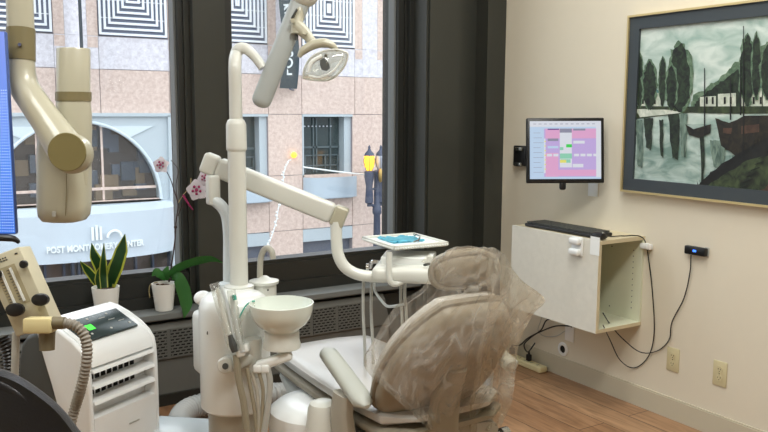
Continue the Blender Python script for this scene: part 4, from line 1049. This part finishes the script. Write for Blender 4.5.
def lring(s, back):
    return [P(lc.x+(x-lc.x)*s, lc.y+(y-lc.y)*s, DL + (y-lc.y)*.0011) - nl*back for x, y in lo]
def smooth_ring(r): c = crom(r+[r[0]], 4); return c[:-1]
b = B(); loft(b, [smooth_ring(lring(1.0, .004)), smooth_ring(lring(1.0, .012)), smooth_ring(lring(.93, .03)), smooth_ring(lring(.7, .05)), smooth_ring(lring(.3, .06)), smooth_ring(lring(.05, .062))], cap=False)
bmesh.ops.solidify(b, geom=b.faces[:], thickness=.003); obj('reflector', b, 'lens', la)
b = B(); r_ = smooth_ring(lring(1.0, .002)); tube(b, r_+[r_[0]], .0035, 8, 1, cap=False); obj('lens_rim', b, 'ivory', la)
b = B(); loft(b, [smooth_ring(lring(.97, .002)), smooth_ring(lring(.8, -.008)), smooth_ring(lring(.5, -.013)), smooth_ring(lring(.05, -.015))], cap=False); obj('lens', b, 'lens', la)
b = B(); loft(b, [[P(x, y, DL-.03+k) for x, y in ((320, 60), (324, 58), (329, 63), (330, 68), (327, 71), (322, 70), (320, 66))] for k in (0, .02)]); tube(b, [P(325, 62, DL-.02), P(326, 55, DL)], .006, 8, 1); obj('bulb_shield', b, 'char', la)
b = B(); tube(b, [P(309, 76, DL-.02), P(320, 77, DL-.025), P(333, 71, DL-.02), P(343, 58, DL-.015)], .004, 6); tube(b, [P(308, 72, DL-.015), P(312, 62, DL-.02), P(322, 56, DL-.02)], .008, 8); obj('inner_ribs', b, 'offw', la)

# ---- cuspidor
DB = 2.8
cc = P(282, 352, DB); zc = cc.z+.014
cs_ = thing('cuspidor', 'white cuspidor bowl with a tapered round base beside the delivery column', 'cuspidor', (cc.x, cc.y, zc))
zr = P(282, 301, DB).z; k_ = DB/800
b = B()
lathe(b, [(.054, zc), (.062, zc+.003), (.064, zc+.02), (.061, zc+.028), (.059, zr-.098), (.064, zr-.09), (.086, zr-.074), (.101, zr-.052), (.109, zr-.026), (.112, zr), (.108, zr+.001), (.104, zr-.02), (.09, zr-.05), (.05, zr-.07), (.012, zr-.078), (.011, zr-.09), (.002, zr-.09)], T(cc.x, cc.y, 0), 56)
obj('bowl', b, 'porc', cs_)
b = B(); lathe(b, [(.060, zc+.002), (.0655, zc+.004), (.0655, zc+.018), (.062, zc+.030), (.0605, zr-.1)], T(cc.x, cc.y, 0), 48, cap=False); obj('bowl_collar', b, 'ivory', cs_)
hb = P(253, 352, 2.84)
b = B(); bar(b, P(256, 367, 2.77), P(292, 354, 2.77), .034, .04, .012); obj('bowl_arm', b, 'offw', cs_)
# ---- cup filler
fz = P(264, 281, 3.06)
cf = thing('cup_filler', 'cup filler with curved grey spout on a round white base behind the bowl', 'cup filler', P(264, 305, 3.06))
b = B(); lathe(b, [(.045, fz.z-.16), (.047, fz.z-.03), (.047, fz.z-.012), (.056, fz.z-.008), (.057, fz.z+.002), (.03, fz.z+.008), (.012, fz.z+.02)], T(fz.x, fz.y, 0), 32); obj('filler_base', b, 'ivory', cf)
b = B(); tube(b, [P(260, 281, 3.06), P(260, 268, 3.06), P(261, 257, 3.06), P(264, 250, 3.05), P(268, 248, 3.04), P(272, 252, 3.03), P(273, 259, 3.03)], .0115, 12, 5); obj('spout', b, 'lgrey', cf)
b = B(); disc(b, P(268, 290, 3.0), -CF, .004, .003, 10); obj('screw', b, 'char', cf)
# ---- assistant instrument holder + instruments
ih = cu
DI = 2.77
b = B(); c = P(227, 366, DI); disc(b, c+CF*.05, -CF*.95-CR*.2, .029, .05, 28, bev=.006); ko = obj('knob', b, 'ivory', ih)
b = B(); disc(b, c-CF*.003-CR*.004, -CF*.95-CR*.2, .011, .005, 20); obj('knob_recess', b, 'char', ko)
b = B(); tube(b, [P(230, 366, DI+.03), P(240, 362, DI+.03), P(252, 356, DI+.05)], [.022, .024, .024], 14); obj('holder_bar', b, 'ivory', ih)
b = B(); h0 = P(253, 338, DI+.05); h1 = P(253, 378, DI+.05); lathe(b, [(.024, h1.z), (.029, h1.z+.004), (.031, h0.z-.008), (.029, h0.z), (.004, h0.z+.003)], T(h0.x, h0.y, 0), 26); obj('holder_cylinder', b, 'ivory', ih)
for k, (x, y) in enumerate(((245, 348), (241, 352), (258, 368), (266, 368))):
    b = B(); rbox(b, .03, .03, .05, frame(P(x, y, DI+.0), CR+CU*.3*(k < 2), CU), .008, 3); obj('holster', b, 'offw', ih)
ins = [([(217, 288), (222, 310), (229, 335), (233, 350)], .0085, 'offw', 'syringe'), ([(222, 287), (228, 308), (233, 330), (237, 350)], .007, 'bluew', 'suction'),
       ([(232, 296), (234, 315), (238, 335), (243, 352)], .009, 'bluew', 'ejector')]
lb = ['air-water syringe in a clear sleeve, nearest the column edge', 'slim suction tube leaning beside the syringe', 'saliva ejector with a green tip between syringe and bowl']
for (pts, r, mm, nm), l_ in zip(ins, lb):
    t = thing({'syringe': 'air_water_syringe', 'suction': 'suction_handpiece', 'ejector': 'saliva_ejector'}[nm], l_, 'dental instrument', P(pts[-1][0], pts[-1][1], DI-.02))
    b = B(); tube(b, [P(x, y, DI-.02) for x, y in pts], [r*.8, r, r, r*1.1], 10); obj('handle', b, mm, t)
    if nm == 'syringe':
        b = B(); tube(b, [P(230, 335, DI-.03), P(233, 345, DI-.03), P(235, 352, DI-.03)], [.008, .014, .011], 10); obj('grip', b, 'char', t)
        b = B(); tube(b, [P(214, 283, DI-.02), P(222, 310, DI-.02), P(232, 348, DI-.02)], [.018, .019, .016], 10, 6, cap=False); obj('sleeve', b, 'clear', t)
    if nm == 'ejector':
        b = B(); tube(b, [P(233.5, 295, DI-.025), P(235, 300, DI-.025)], .0075, 8, 1); obj('tip', b, 'teal', t)
        b = B(); tube(b, [P(231, 290, DI-.02), P(236, 320, DI-.02), P(241, 350, DI-.02)], .016, 10, 6, cap=False); obj('sleeve', b, 'clear', t)
t = thing('mouth_mirror_guard', 'clear curved shield with a teal edge above the holder', 'shield', P(243, 312, DI+.02))
b = B(); g_ = []
for i in range(9):
    a = i/8; g_.append([b.verts.new(P(239+16*a, 318-17*a-5*math.sin(PI*a)+dy, DI+.03+.02*math.sin(a*3))) for dy in (0, 5, 10)])
skin(b, g_, False, closed=False); obj('shield_panel', b, 'clear', t)
b = B(); tube(b, [P(239+16*a, 318-17*a-5*math.sin(PI*a), DI+.03) for a in (0, .25, .5, .75, 1)], .0028, 6); obj('shield_edge', b, 'teal', t)
hz = [([(236, 355), (239, 380), (244, 405), (248, 440)], .0125, 'those'), ([(247, 368), (251, 390), (255, 412), (257, 440)], .0072, 'those'), ([(252, 372), (257, 392), (259, 415), (259, 440)], .0068, 'lgrey'),
      ([(259, 372), (263, 390), (262, 415), (259, 440)], .0068, 'those'), ([(267, 366), (270, 382), (268, 405), (263, 440)], .011, 'greyp')]
for k, (pts, r, mm) in enumerate(hz):
    b = B(); tube(b, [P(x, y, DI-.01) for x, y in pts], r, 10)
    tag(obj('instrument_hose', b, mm), ['thickest tan hose hanging from the round knob', 'thin tan hose second from the knob', 'thin grey hose in the middle of the hanging bundle', 'thin tan hose fourth from the knob', 'thick pale grey hose at the right of the bundle'][k], 'hose')

# ---- exhaust duct on the floor, white floor box
b = B(); D9 = 3.8
pts = [PZ(182, 436, .075), PZ(179, 420, .075), PZ(187, 410, .075), PZ(205, 404, .075), PZ(240, 398, .075), PZ(268, 394, .075), PZ(283, 392, .06)]
for p in pts: p.y = min(p.y, 3.84)
tube(b, pts, [.05, .052, .055, .057, .057, .055, .05], 20, 8, ribs=(.024, .010)); tag(obj('exhaust_hose', b, 'ghose'), 'pale grey corrugated exhaust hose lying on the floor by the radiator', 'hose')
b = B(); q = P(186, 428, 3.1); rbox(b, .30, .20, q.z, frame((q.x-.01, q.y+.02, q.z/2+.008), HX, HY), .03, 4); tag(obj('floor_box', b, 'bluew'), 'low white utility box at the foot of the delivery column', 'utility box')

# ================================================================ PORTABLE AIR CONDITIONER
AM = Matrix.Translation(Vector((.593, 3.014, 0))) @ Matrix.Rotation(math.radians(31), 4, 'Z') @ Matrix.Diagonal((1, 1, .945, 1))
ac = thing('portable_air_conditioner', 'white portable air conditioner with charcoal rear and three front louvres', 'air conditioner', (.593, 3.014, 0), math.radians(31))
YZ = Matrix(((0, 0, 1, 0), (1, 0, 0, 0), (0, 1, 0, 0), (0, 0, 0, 1)))
def side(b, prof, x0, x1, bev=.012, mi=0): prism(b, prof, AM @ T(x0, 0, 0) @ YZ, x1-x0, bev, mi, 4)
fr = [(-.17, .02), (-.172, .3), (-.175, .5), (-.172, .62), (-.162, .68), (-.14, .715), (-.10, .745), (-.04, .775), (.02, .795), (.06, .80), (.085, .79), (.07, .72), (.05, .62), (.03, .5), (.02, .3), (.02, .02)]
b = B()
# shell with a real recess for the louvres
side(b, [(-.17, .655), (-.162, .69), (-.14, .720), (-.10, .750), (-.04, .78), (.02, .80), (.06, .805), (.080, .79), (.06, .72), (.040, .655)], -.149, .149, .004)
side(b, [(-.17, .02), (-.172, .3), (-.174, .462), (-.02, .462), (-.05, .36), (-.075, .25), (-.10, .02)], -.149, .149, .002)
for s_ in (-.17, .148): side(b, [(-.17, .02), (-.172, .3), (-.174, .46), (-.173, .6), (-.17, .655), (-.162, .69), (-.14, .720), (-.10, .750), (-.04, .78), (.02, .80), (.06, .805), (.080, .79), (.065, .72), (.040, .645), (.01, .56), (-.02, .46), (-.05, .36), (-.075, .25), (-.10, .02)], s_, s_+.022, .009)
obj('front_shell', b, 'white', ac)
b = B(); bx(b, -.15, .15, -.12, -.03, .455, .66, AM); gb = obj('vent_recess', b, 'white', ac, smooth=0)
b = B()
for z in (.60, .545): bx(b, -.13, .10, -.123, -.119, z-.012, z+.012, AM)
for k in range(9): bx(b, -.13+k*.028, -.126+k*.028, -.126, -.118, .53, .615, AM, 1)
obj('vent_grid', b, None, gb, smooth=0, mats=['void', 'white'])
for k, z in enumerate((.632, .572, .512)):
    b = B(); prism(b, [(-.178, z+.002), (-.174, z+.014), (-.12, z+.02), (-.12, z+.012), (-.172, z+.0)], AM @ T(-.148, 0, 0) @ YZ, .296, .002, 0, 1); obj('louvre', b, 'white', ac)
b = B()
tp = [(-.135, .7245), (.02, .8012)]
d2 = Vector((tp[1][0]-tp[0][0], tp[1][1]-tp[0][1])); d2.normalize()
PM = AM @ frame((-.0, (tp[0][0]+tp[1][0])/2, (tp[0][1]+tp[1][1])/2+.003), (1, 0, 0), (0, d2.x, d2.y))
rbox(b, .25, .125, .012, PM @ T(-.005, -.01, .006), .004, 2); cpn = obj('control_panel', b, mat('panel_dark', (50, 62, 62), .2), ac)
b = B(); rbox(b, .03, .03, .002, PM @ T(-.06, -.01, .0125), .0008, 1); obj('display_digits', b, 'led', cpn)
b = B()
for k in range(6): disc(b, PM @ Vector((-.125+k*.045, -.045 if k % 2 else .035, .012)), PM.to_3x3() @ Z3, .005, .001, 10)
for k in range(3): rbox(b, .03, .003, .002, PM @ T(.02+.03*k, .02-.02*k, .0122), .0006, 1)
obj('control_buttons', b, 'greyp', cpn)
b = B(); side(b, [(-.10, .03), (-.08, .25), (-.05, .38), (-.01, .5), (.02, .60), (.05, .70), (.07, .75), (.10, .755), (.14, .735), (.17, .70), (.19, .63), (.20, .5), (.20, .3), (.195, .03)], -.163, .163, .02); obj('rear_shell', b, 'char', ac)
b = B()
for sx in (-.13, .13):
    for sy in (-.13, .18): tube(b, [AM @ Vector((sx-.012, sy, .018)), AM @ Vector((sx+.012, sy, .018))], .018, 12, 1)
obj('castor', b, 'black', ac)
b = B(); rbox(b, .05, .002, .007, AM @ T(.035, -.1745, .385), .0008, 1); obj('faint_badge', b, 'greyp', ac)

# ================================================================ NITROUS FLOWMETER
DF = 1.8
fm = thing('flowmeter_unit', 'tilted beige gas flowmeter box with black knobs at the left edge', 'flowmeter', P(20, 330, DF))
def fp(u, v, dn=0):  # u across 0..1, v down 0..1 on the face
    x = -18+u*37+v*34; y = 260-u*13.5+v*77; return P(x, y, DF)-CF*dn
def fquad(b, u0, v0, u1, v1, d0, d1, mi=0):
    vs0 = [b.verts.new(fp(u, v, d0)) for u, v in ((u0, v0), (u1, v0), (u1, v1), (u0, v1))]; vs1 = [b.verts.new(fp(u, v, d1)) for u, v in ((u0, v0), (u1, v0), (u1, v1), (u0, v1))]
    n0 = len(b.faces); skin(b, [vs0, vs1], True, mi)
b = B(); fquad(b, 0, 0, 1, 1, -.06, 0)
bmesh.ops.bevel(b, geom=b.edges[:], offset=.004, segments=2, profile=.5, affect='EDGES')
obj('flowmeter_case', b, 'unitbeige', fm)
b = B(); fquad(b, .18, .17, .72, .66, 0, .001); sc_ = obj('gauge_plate', b, 'unitgrey', fm, smooth=0)
b = B()
for u in (.33, .58):
    fquad(b, u-.03, .2, u+.03, .63, .001, .003, 1)
    for k in range(11): fquad(b, u-.12, .22+k*.037, u-.05, .228+k*.037, .001, .0016, 0)
obj('flow_tubes', b, None, sc_, smooth=0, mats=['char', 'offw'])
b = B()
for k in range(6): fquad(b, .2+k*.07, .06, .24+k*.07, .075, 0, .0008); fquad(b, .2+k*.07, .09, .25+k*.07, .103, 0, .0008)
fquad(b, .5, .93, .72, .945, 0, .0008); fquad(b, .82, .06, .9, .075, 0, .0008)
obj('printed_legend', b, 'char', fm, smooth=0)
for (x, y, r, l, sx) in ((25.5, 264, .009, .014, 1), (43, 299, .014, .02, 1.35), (18, 309, .015, .02, 1.35), (-1, 274, .01, .014, 1)):
    b = B(); Mx = frame(P(x, y, DF)-CF*.0, CR, CU); lathe(b, [(r*.6, 0), (r*.7, l*.3), (r, l*.4), (r, l*.9), (r*.8, l)], Mx @ Matrix.Diagonal((sx, 1, 1, 1)), 18); obj('knob', b, 'black', fm)
b = B(); rbox(b, .062, .034, .04, frame(P(40, 325, DF-.03), CR, CU), .005, 2); yb = obj('outlet_block', b, 'yellow', fm)
b = B(); tube(b, [P(53, 323, DF-.03), P(65, 323, DF-.03)], [.0145, .0135], 16, 1); obj('hose_cuff', b, 'olive', yb)
b = B(); tube(b, [P(47, 331, DF-.02), P(47, 350, DF-.02)], [.018, .0165], 16, 1); obj('lower_cuff', b, 'olive', fm)
b = B(); tube(b, [P(16, 332, DF+.02), P(15, 366, DF+.02), P(13, 432, DF+.02), P(12, 520, DF+.02), ], [.0085, .0085, .0085, .0085], 12, 1); obj('support_tube', b, 'greyp', fm)
b = B(); tube(b, [P(65, 323, DF-.03), P(74, 325, DF-.03), P(83, 333, DF-.03), P(87, 347, DF-.03), P(86, 365, DF-.03), P(81, 388, DF-.02), P(75, 408, DF), P(69, 432, DF), P(64, 460, DF)], [.0125]*9, 14, 10, ribs=(.0085, .0026))
tag(obj('breathing_hose', b, 'hose'), 'grey corrugated breathing hose arching down from the flowmeter', 'hose')
b = B(); tube(b, [P(2, 338, DF+.06), P(8, 350, DF+.06), P(11, 366, DF+.06), P(10, 400, DF+.06)], .0165, 12, 8, ribs=(.008, .003)); tag(obj('breathing_hose', b, 'black'), 'black corrugated hose hanging behind the flowmeter box', 'hose')
# display screen at the left edge
ds = thing('display_screen', 'bright blue display screen standing at the left edge above the flowmeter', 'display', P(-60, 244, 2.0))
b = B(); SF = frame(P(-58, 140, 2.0), Vector((CR.x, CR.y, 0)), Z3)
sw = (P(11, 140, 2.0)-P(-127, 140, 2.0)).length; 
ctr = P(-63, 140, 2.0); zt_ = P(8, 33, 2.0).z; zb_ = P(14, 236, 2.0).z; rgt = (P(10.5, 140, 2.0)-ctr).dot(Vector((CR.x, CR.y, 0)).normalized())
SF = frame((ctr.x, ctr.y, (zt_+zb_)/2), Vector((CR.x, CR.y, 0)), Z3)
hs = (zt_-zb_)/2
rbox(b, 2*rgt, 2*hs+.004, .02, SF @ T(0, 0, -.011), .006, 2); cas2 = obj('display_casing', b, mat('casing_blue', (70, 96, 160), .4), ds)
def bluescreen():
    m = bpy.data.materials.new('blue_dotted_screen'); m.use_nodes = True; nt = m.node_tree; bb = nt.nodes['Principled BSDF']
    tc = nt.nodes.new('ShaderNodeTexCoord'); sp_ = nt.nodes.new('ShaderNodeSeparateXYZ'); nt.links.new(tc.outputs['Generated'], sp_.inputs[0])
    cr = nt.nodes.new('ShaderNodeValToRGB'); cr.color_ramp.elements[0].color = lin((66, 122, 226))+(1,); cr.color_ramp.elements[1].color = lin((136, 158, 240))+(1,)
    e = cr.color_ramp.elements.new(.35); e.color = lin((84, 140, 236))+(1,)
    nt.links.new(sp_.outputs['Z'], cr.inputs[0])
    v = nt.nodes.new('ShaderNodeTexVoronoi'); v.inputs['Randomness'].default_value = 0; v.inputs['Scale'].default_value = 150
    nt.links.new(tc.outputs['Object'], v.inputs['Vector'])
    mr = nt.nodes.new('ShaderNodeMath'); mr.operation = 'LESS_THAN'; mr.inputs[1].default_value = .0; nt.links.new(v.outputs['Distance'], mr.inputs[0])
    mx = nt.nodes.new('ShaderNodeMix'); mx.data_type = 'RGBA'; nt.links.new(mr.outputs[0], mx.inputs[0]); nt.links.new(cr.outputs[0], mx.inputs[6]); mx.inputs[7].default_value = lin((190, 215, 255))+(1,)
    nt.links.new(mx.outputs[2], bb.inputs['Emission Color']); bb.inputs['Emission Strength'].default_value = 1.0; bb.inputs['Base Color'].default_value = (.01, .02, .06, 1); bb.inputs['Roughness'].default_value = .25
    return m
b = B(); bx(b, -rgt+.004, rgt-.001, -hs+.002, hs-.001, .0, .0012, SF); obj('display_panel', b, bluescreen(), cas2, smooth=0)
b = B(); t_ = .0009
for i in range(12):
    for j in range(70):
        x = rgt-.004-i*.0055; y = -hs+.008+j*.0072
        if y < hs*.45: bx(b, x-t_, x+t_, y-t_, y+t_, .0012, .0016, SF)
obj('lit_dots', b, mat('dot_white', (200, 222, 255), .4, emit=(185, 212, 255), estr=1.1), cas2, smooth=0)['kind'] = 'stuff'
b = B(); tube(b, [P(-120, 241, 1.98), P(-20, 238, 1.98), P(8, 238, 1.98), P(16, 240, 1.98), P(19, 243, 1.98)], [.008, .009, .009, .007, .004], 10); obj('lower_bezel', b, 'black', ds)
b = B(); tube(b, [P(-60, 242, 2.03), P(-60, 242, 2.03)-Z3*.4, P(-60, 242, 2.03)*1-Z3*(P(-60, 242, 2.03).z-.01)], .02, 12, 1); lathe(b, [(.16, 0), (.16, .012), (.03, .025)], T(P(-60, 242, 2.03).x, P(-60, 242, 2.03).y, 0), 30); obj('stand', b, 'black', ds)

# ================================================================ X-RAY UNIT
DX = 2.05
xr_ = thing('dental_xray_unit', 'cream wall-arm dental x-ray head hanging before the left window', 'x-ray unit', (P(20.5, 0, DX).x, P(20.5, 0, DX).y, CEIL))
top = P(20.5, 0, DX)
b = B(); tube(b, [(top.x, top.y, 2.7), (top.x, top.y, 2.3), (top.x, top.y, 2.0), P(20.8, 29.5, DX)], [.033]*4, 24, 2); obj('drop_arm', b, 'cream', xr_)
b = B(); tube(b, [(top.x, top.y, CEIL), (top.x, top.y, 2.68)], [.045, .045], 24, 1); lathe(b, [(.12, CEIL-.03), (.12, CEIL)], T(top.x, top.y, 0), 30); obj('ceiling_column', b, 'cream', xr_)
b = B(); tube(b, [P(20.8, 29, DX), P(21, 61, DX)], [.0352, .0352], 28, 1); bd_ = obj('arm_band', b, 'band', xr_)
b = B(); disc(b, P(20.5, 45, DX-.033), -CF, .0045, .006, 14); obj('band_screw', b, 'metal', bd_)
b = B(); tube(b, [P(21, 60.5, DX), P(21.5, 74, DX), P(25, 88, DX-.003), P(35, 104, DX-.01), P(47, 121, DX-.02), P(57, 136, DX-.03), P(67, 151, DX-.04)], [.0335, .035, .0365, .037, .039, .043, .047], 28, 7); obj('elbow_arm', b, 'cream', xr_)
jc = P(67.5, 152, DX-.085)
b = B(); disc(b, jc+CF*.05, -CF-CU*.12, .0495, .036, 40, bev=.008); jt = obj('joint_housing', b, 'cream', xr_)
b = B(); disc(b, jc-CF*.001, -CF-CU*.12, .0475, .004, 40, bev=.0015); obj('joint_cap', b, 'disc', jt)
# tube head
HXd = DX+.07
def hr(y, hw, hd_, p=3.0, cxp=64.5, dd=0): return ring(P(cxp, y, HXd+dd), Vector((CR.x, CR.y, 0)).normalized(), Vector((CF.x, CF.y, 0)).normalized(), hw, hd_, 36, p)
b = B(); loft(b, [hr(221.5, .035, .03), hr(220, .052, .048), hr(215, .061, .058), hr(205, .0635, .062), hr(180, .064, .063), hr(150, .0635, .063), hr(130, .06, .06), hr(118, .05, .05)]); hd2 = obj('tube_head', b, 'cream', xr_)
b = B(); f0 = P(66.5, 175, HXd-.0655); tube(b, [P(67, 160, HXd-.0635), P(66.5, 190, HXd-.063), P(65.5, 216, HXd-.061)], .0009, 6, 1); obj('casing_seam', b, 'band', hd2)
b = B(); rbox(b, .010, .014, .001, frame(P(54, 214, HXd-.064), CR, CU), .0004, 1); obj('small_label', b, 'greyp', hd2)
# cylinder above with neck
def cr_(y, hw, cxp=73.5, dd=.06, p=2.0): return ring(P(cxp, y, DX+dd), Vector((CR.x, CR.y, 0)).normalized(), Vector((CF.x, CF.y, 0)).normalized(), hw, hw, 32, p)
b = B(); loft(b, [cr_(92, .0425), cr_(50, .0425), cr_(48.5, .041)]); obj('rear_cylinder', b, 'cream', xr_)
b = B(); loft(b, [cr_(101, .0455), cr_(92, .0455)]); obj('cylinder_band', b, 'band', xr_)
b = B(); loft(b, [cr_(101, .0435), cr_(115, .045, 74), cr_(130, .043, 75), cr_(160, .036, 77), cr_(185, .026, 78)]); obj('neck', b, 'cream', xr_)

# ================================================================ BLACK LEATHER CHAIR (front left)
DK = 1.15
bk = thing('leather_chair', 'black leather padded chair back in the bottom left foreground', 'chair', (P(0, 500, DK).x, P(0, 500, DK).y, 0))
ol = [(-60, 359), (-30, 361), (0, 368), (21, 377), (42, 391), (60, 406), (75, 424), (90, 448), (92, 480), (70, 520), (0, 540), (-60, 530)]
def kr(s, dd):
    cx_, cy_ = 10, 450
    return [P(cx_+(x-cx_)*s, cy_+(y-cy_)*s, DK+dd) for x, y in crom_2(ol)]
def crom_2(o):
    c = crom([Vector((x, y, 0)) for x, y in o+[o[0]]], 4); return [(p.x, p.y) for p in c[:-1]]
b = B(); loft(b, [kr(.90, .07), kr(.97, .06), kr(1, .04), kr(.98, .02), kr(.9, 0), kr(.8, .0), kr(.5, -.012), kr(.1, -.016)]); obj('back_cushion', b, 'leather', bk, smooth=70)
b = B(); tube(b, [P(x, y, DK+.005) for x, y in ((-60, 374), (-25, 378), (2, 386), (22, 398), (40, 413), (55, 430), (66, 450))], .0085, 12); obj('piping', b, 'leather', bk)
q = P(10, 470, DK+.04); b = B(); tube(b, [(q.x, q.y, q.z), (q.x-.03, q.y-.02, .45), (q.x-.05, q.y-.05, .42)], .02, 10); lathe(b, [(.20, .40), (.23, .43), (.23, .48), (.2, .5)], T(q.x-.2, q.y-.1, 0), 30); lathe(b, [(.03, .06), (.03, .41)], T(q.x-.2, q.y-.1, 0), 16)
obj('seat', b, 'leather', bk)
b = B()
for k in range(5):
    a = k*2*PI/5; tube(b, [(q.x-.2, q.y-.1, .08), (q.x-.2+.26*math.cos(a), q.y-.1+.26*math.sin(a), .05)], [.022, .015], 8, 1); ball(b, (q.x-.2+.26*math.cos(a), q.y-.1+.26*math.sin(a), .028), .028)
obj('base', b, 'char', bk)

# ================================================================ LIGHT
W = bpy.data.worlds.new('sky'); S.world = W; W.use_nodes = True; nt = W.node_tree; bg = nt.nodes['Background']
tcw = nt.nodes.new('ShaderNodeTexCoord'); sx_ = nt.nodes.new('ShaderNodeSeparateXYZ'); nt.links.new(tcw.outputs['Generated'], sx_.inputs[0])
cr = nt.nodes.new('ShaderNodeValToRGB'); cr.color_ramp.elements[0].position = .0; cr.color_ramp.elements[0].color = (.35, .36, .38, 1); cr.color_ramp.elements[1].position = .25; cr.color_ramp.elements[1].color = (.88, .94, 1.0, 1)
nt.links.new(sx_.outputs['Z'], cr.inputs[0]); nt.links.new(cr.outputs[0], bg.inputs[0]); bg.inputs[1].default_value = 3.0
def area(n, loc, rot, sx, sy, en, col):
    l = bpy.data.lights.new(n, 'AREA'); l.shape = 'RECTANGLE'; l.size = sx; l.size_y = sy; l.energy = en; l.color = col
    o = bpy.data.objects.new(n, l); COL.objects.link(o); o.location = loc; o.rotation_euler = rot; return o
area('ceiling_panel_light', (1.2, .9, CEIL-.03), (0, 0, 0), 1.2, .6, 54, (.99, 1, .95))
area('ceiling_panel_light', (2.2, 2.4, CEIL-.03), (0, 0, 0), 1.2, .6, 31, (.99, 1, .95))
area('ceiling_panel_light', (-.6, 1.6, CEIL-.03), (0, 0, 0), 1.2, .6, 31, (.99, 1, .95))
def portal(x0, x1):
    o = area('window_portal', ((x0+x1)/2, 4.25, 1.85), (-PI/2, 0, 0), x1-x0, 2.4, 1, (1, 1, 1)); o.data.cycles.is_portal = True
portal(-2.1, 1.3); portal(1.55, 2.62)
vs = S.view_settings; vs.view_transform = 'Standard'; vs.look = 'None'; vs.gamma = 1; vs.use_curve_mapping = False; vs.exposure = 0.0
S.cycles.max_bounces = 8; S.cycles.transparent_max_bounces = 16; S.cycles.use_denoising = True
GR = {'wall_outlet': 'outlets on the right wall', 'cable': 'cables on the right wall', 'instrument_hose': 'hoses hanging from the instrument holder', 'street_banner': 'banners on the building across the street', 'breathing_hose': 'corrugated hoses of the flowmeter'}
for o in list(S.objects):
    k = o.name.split('.')[0]
    if o.parent is None and k in GR and o.get('label'): o['group'] = GR[k]
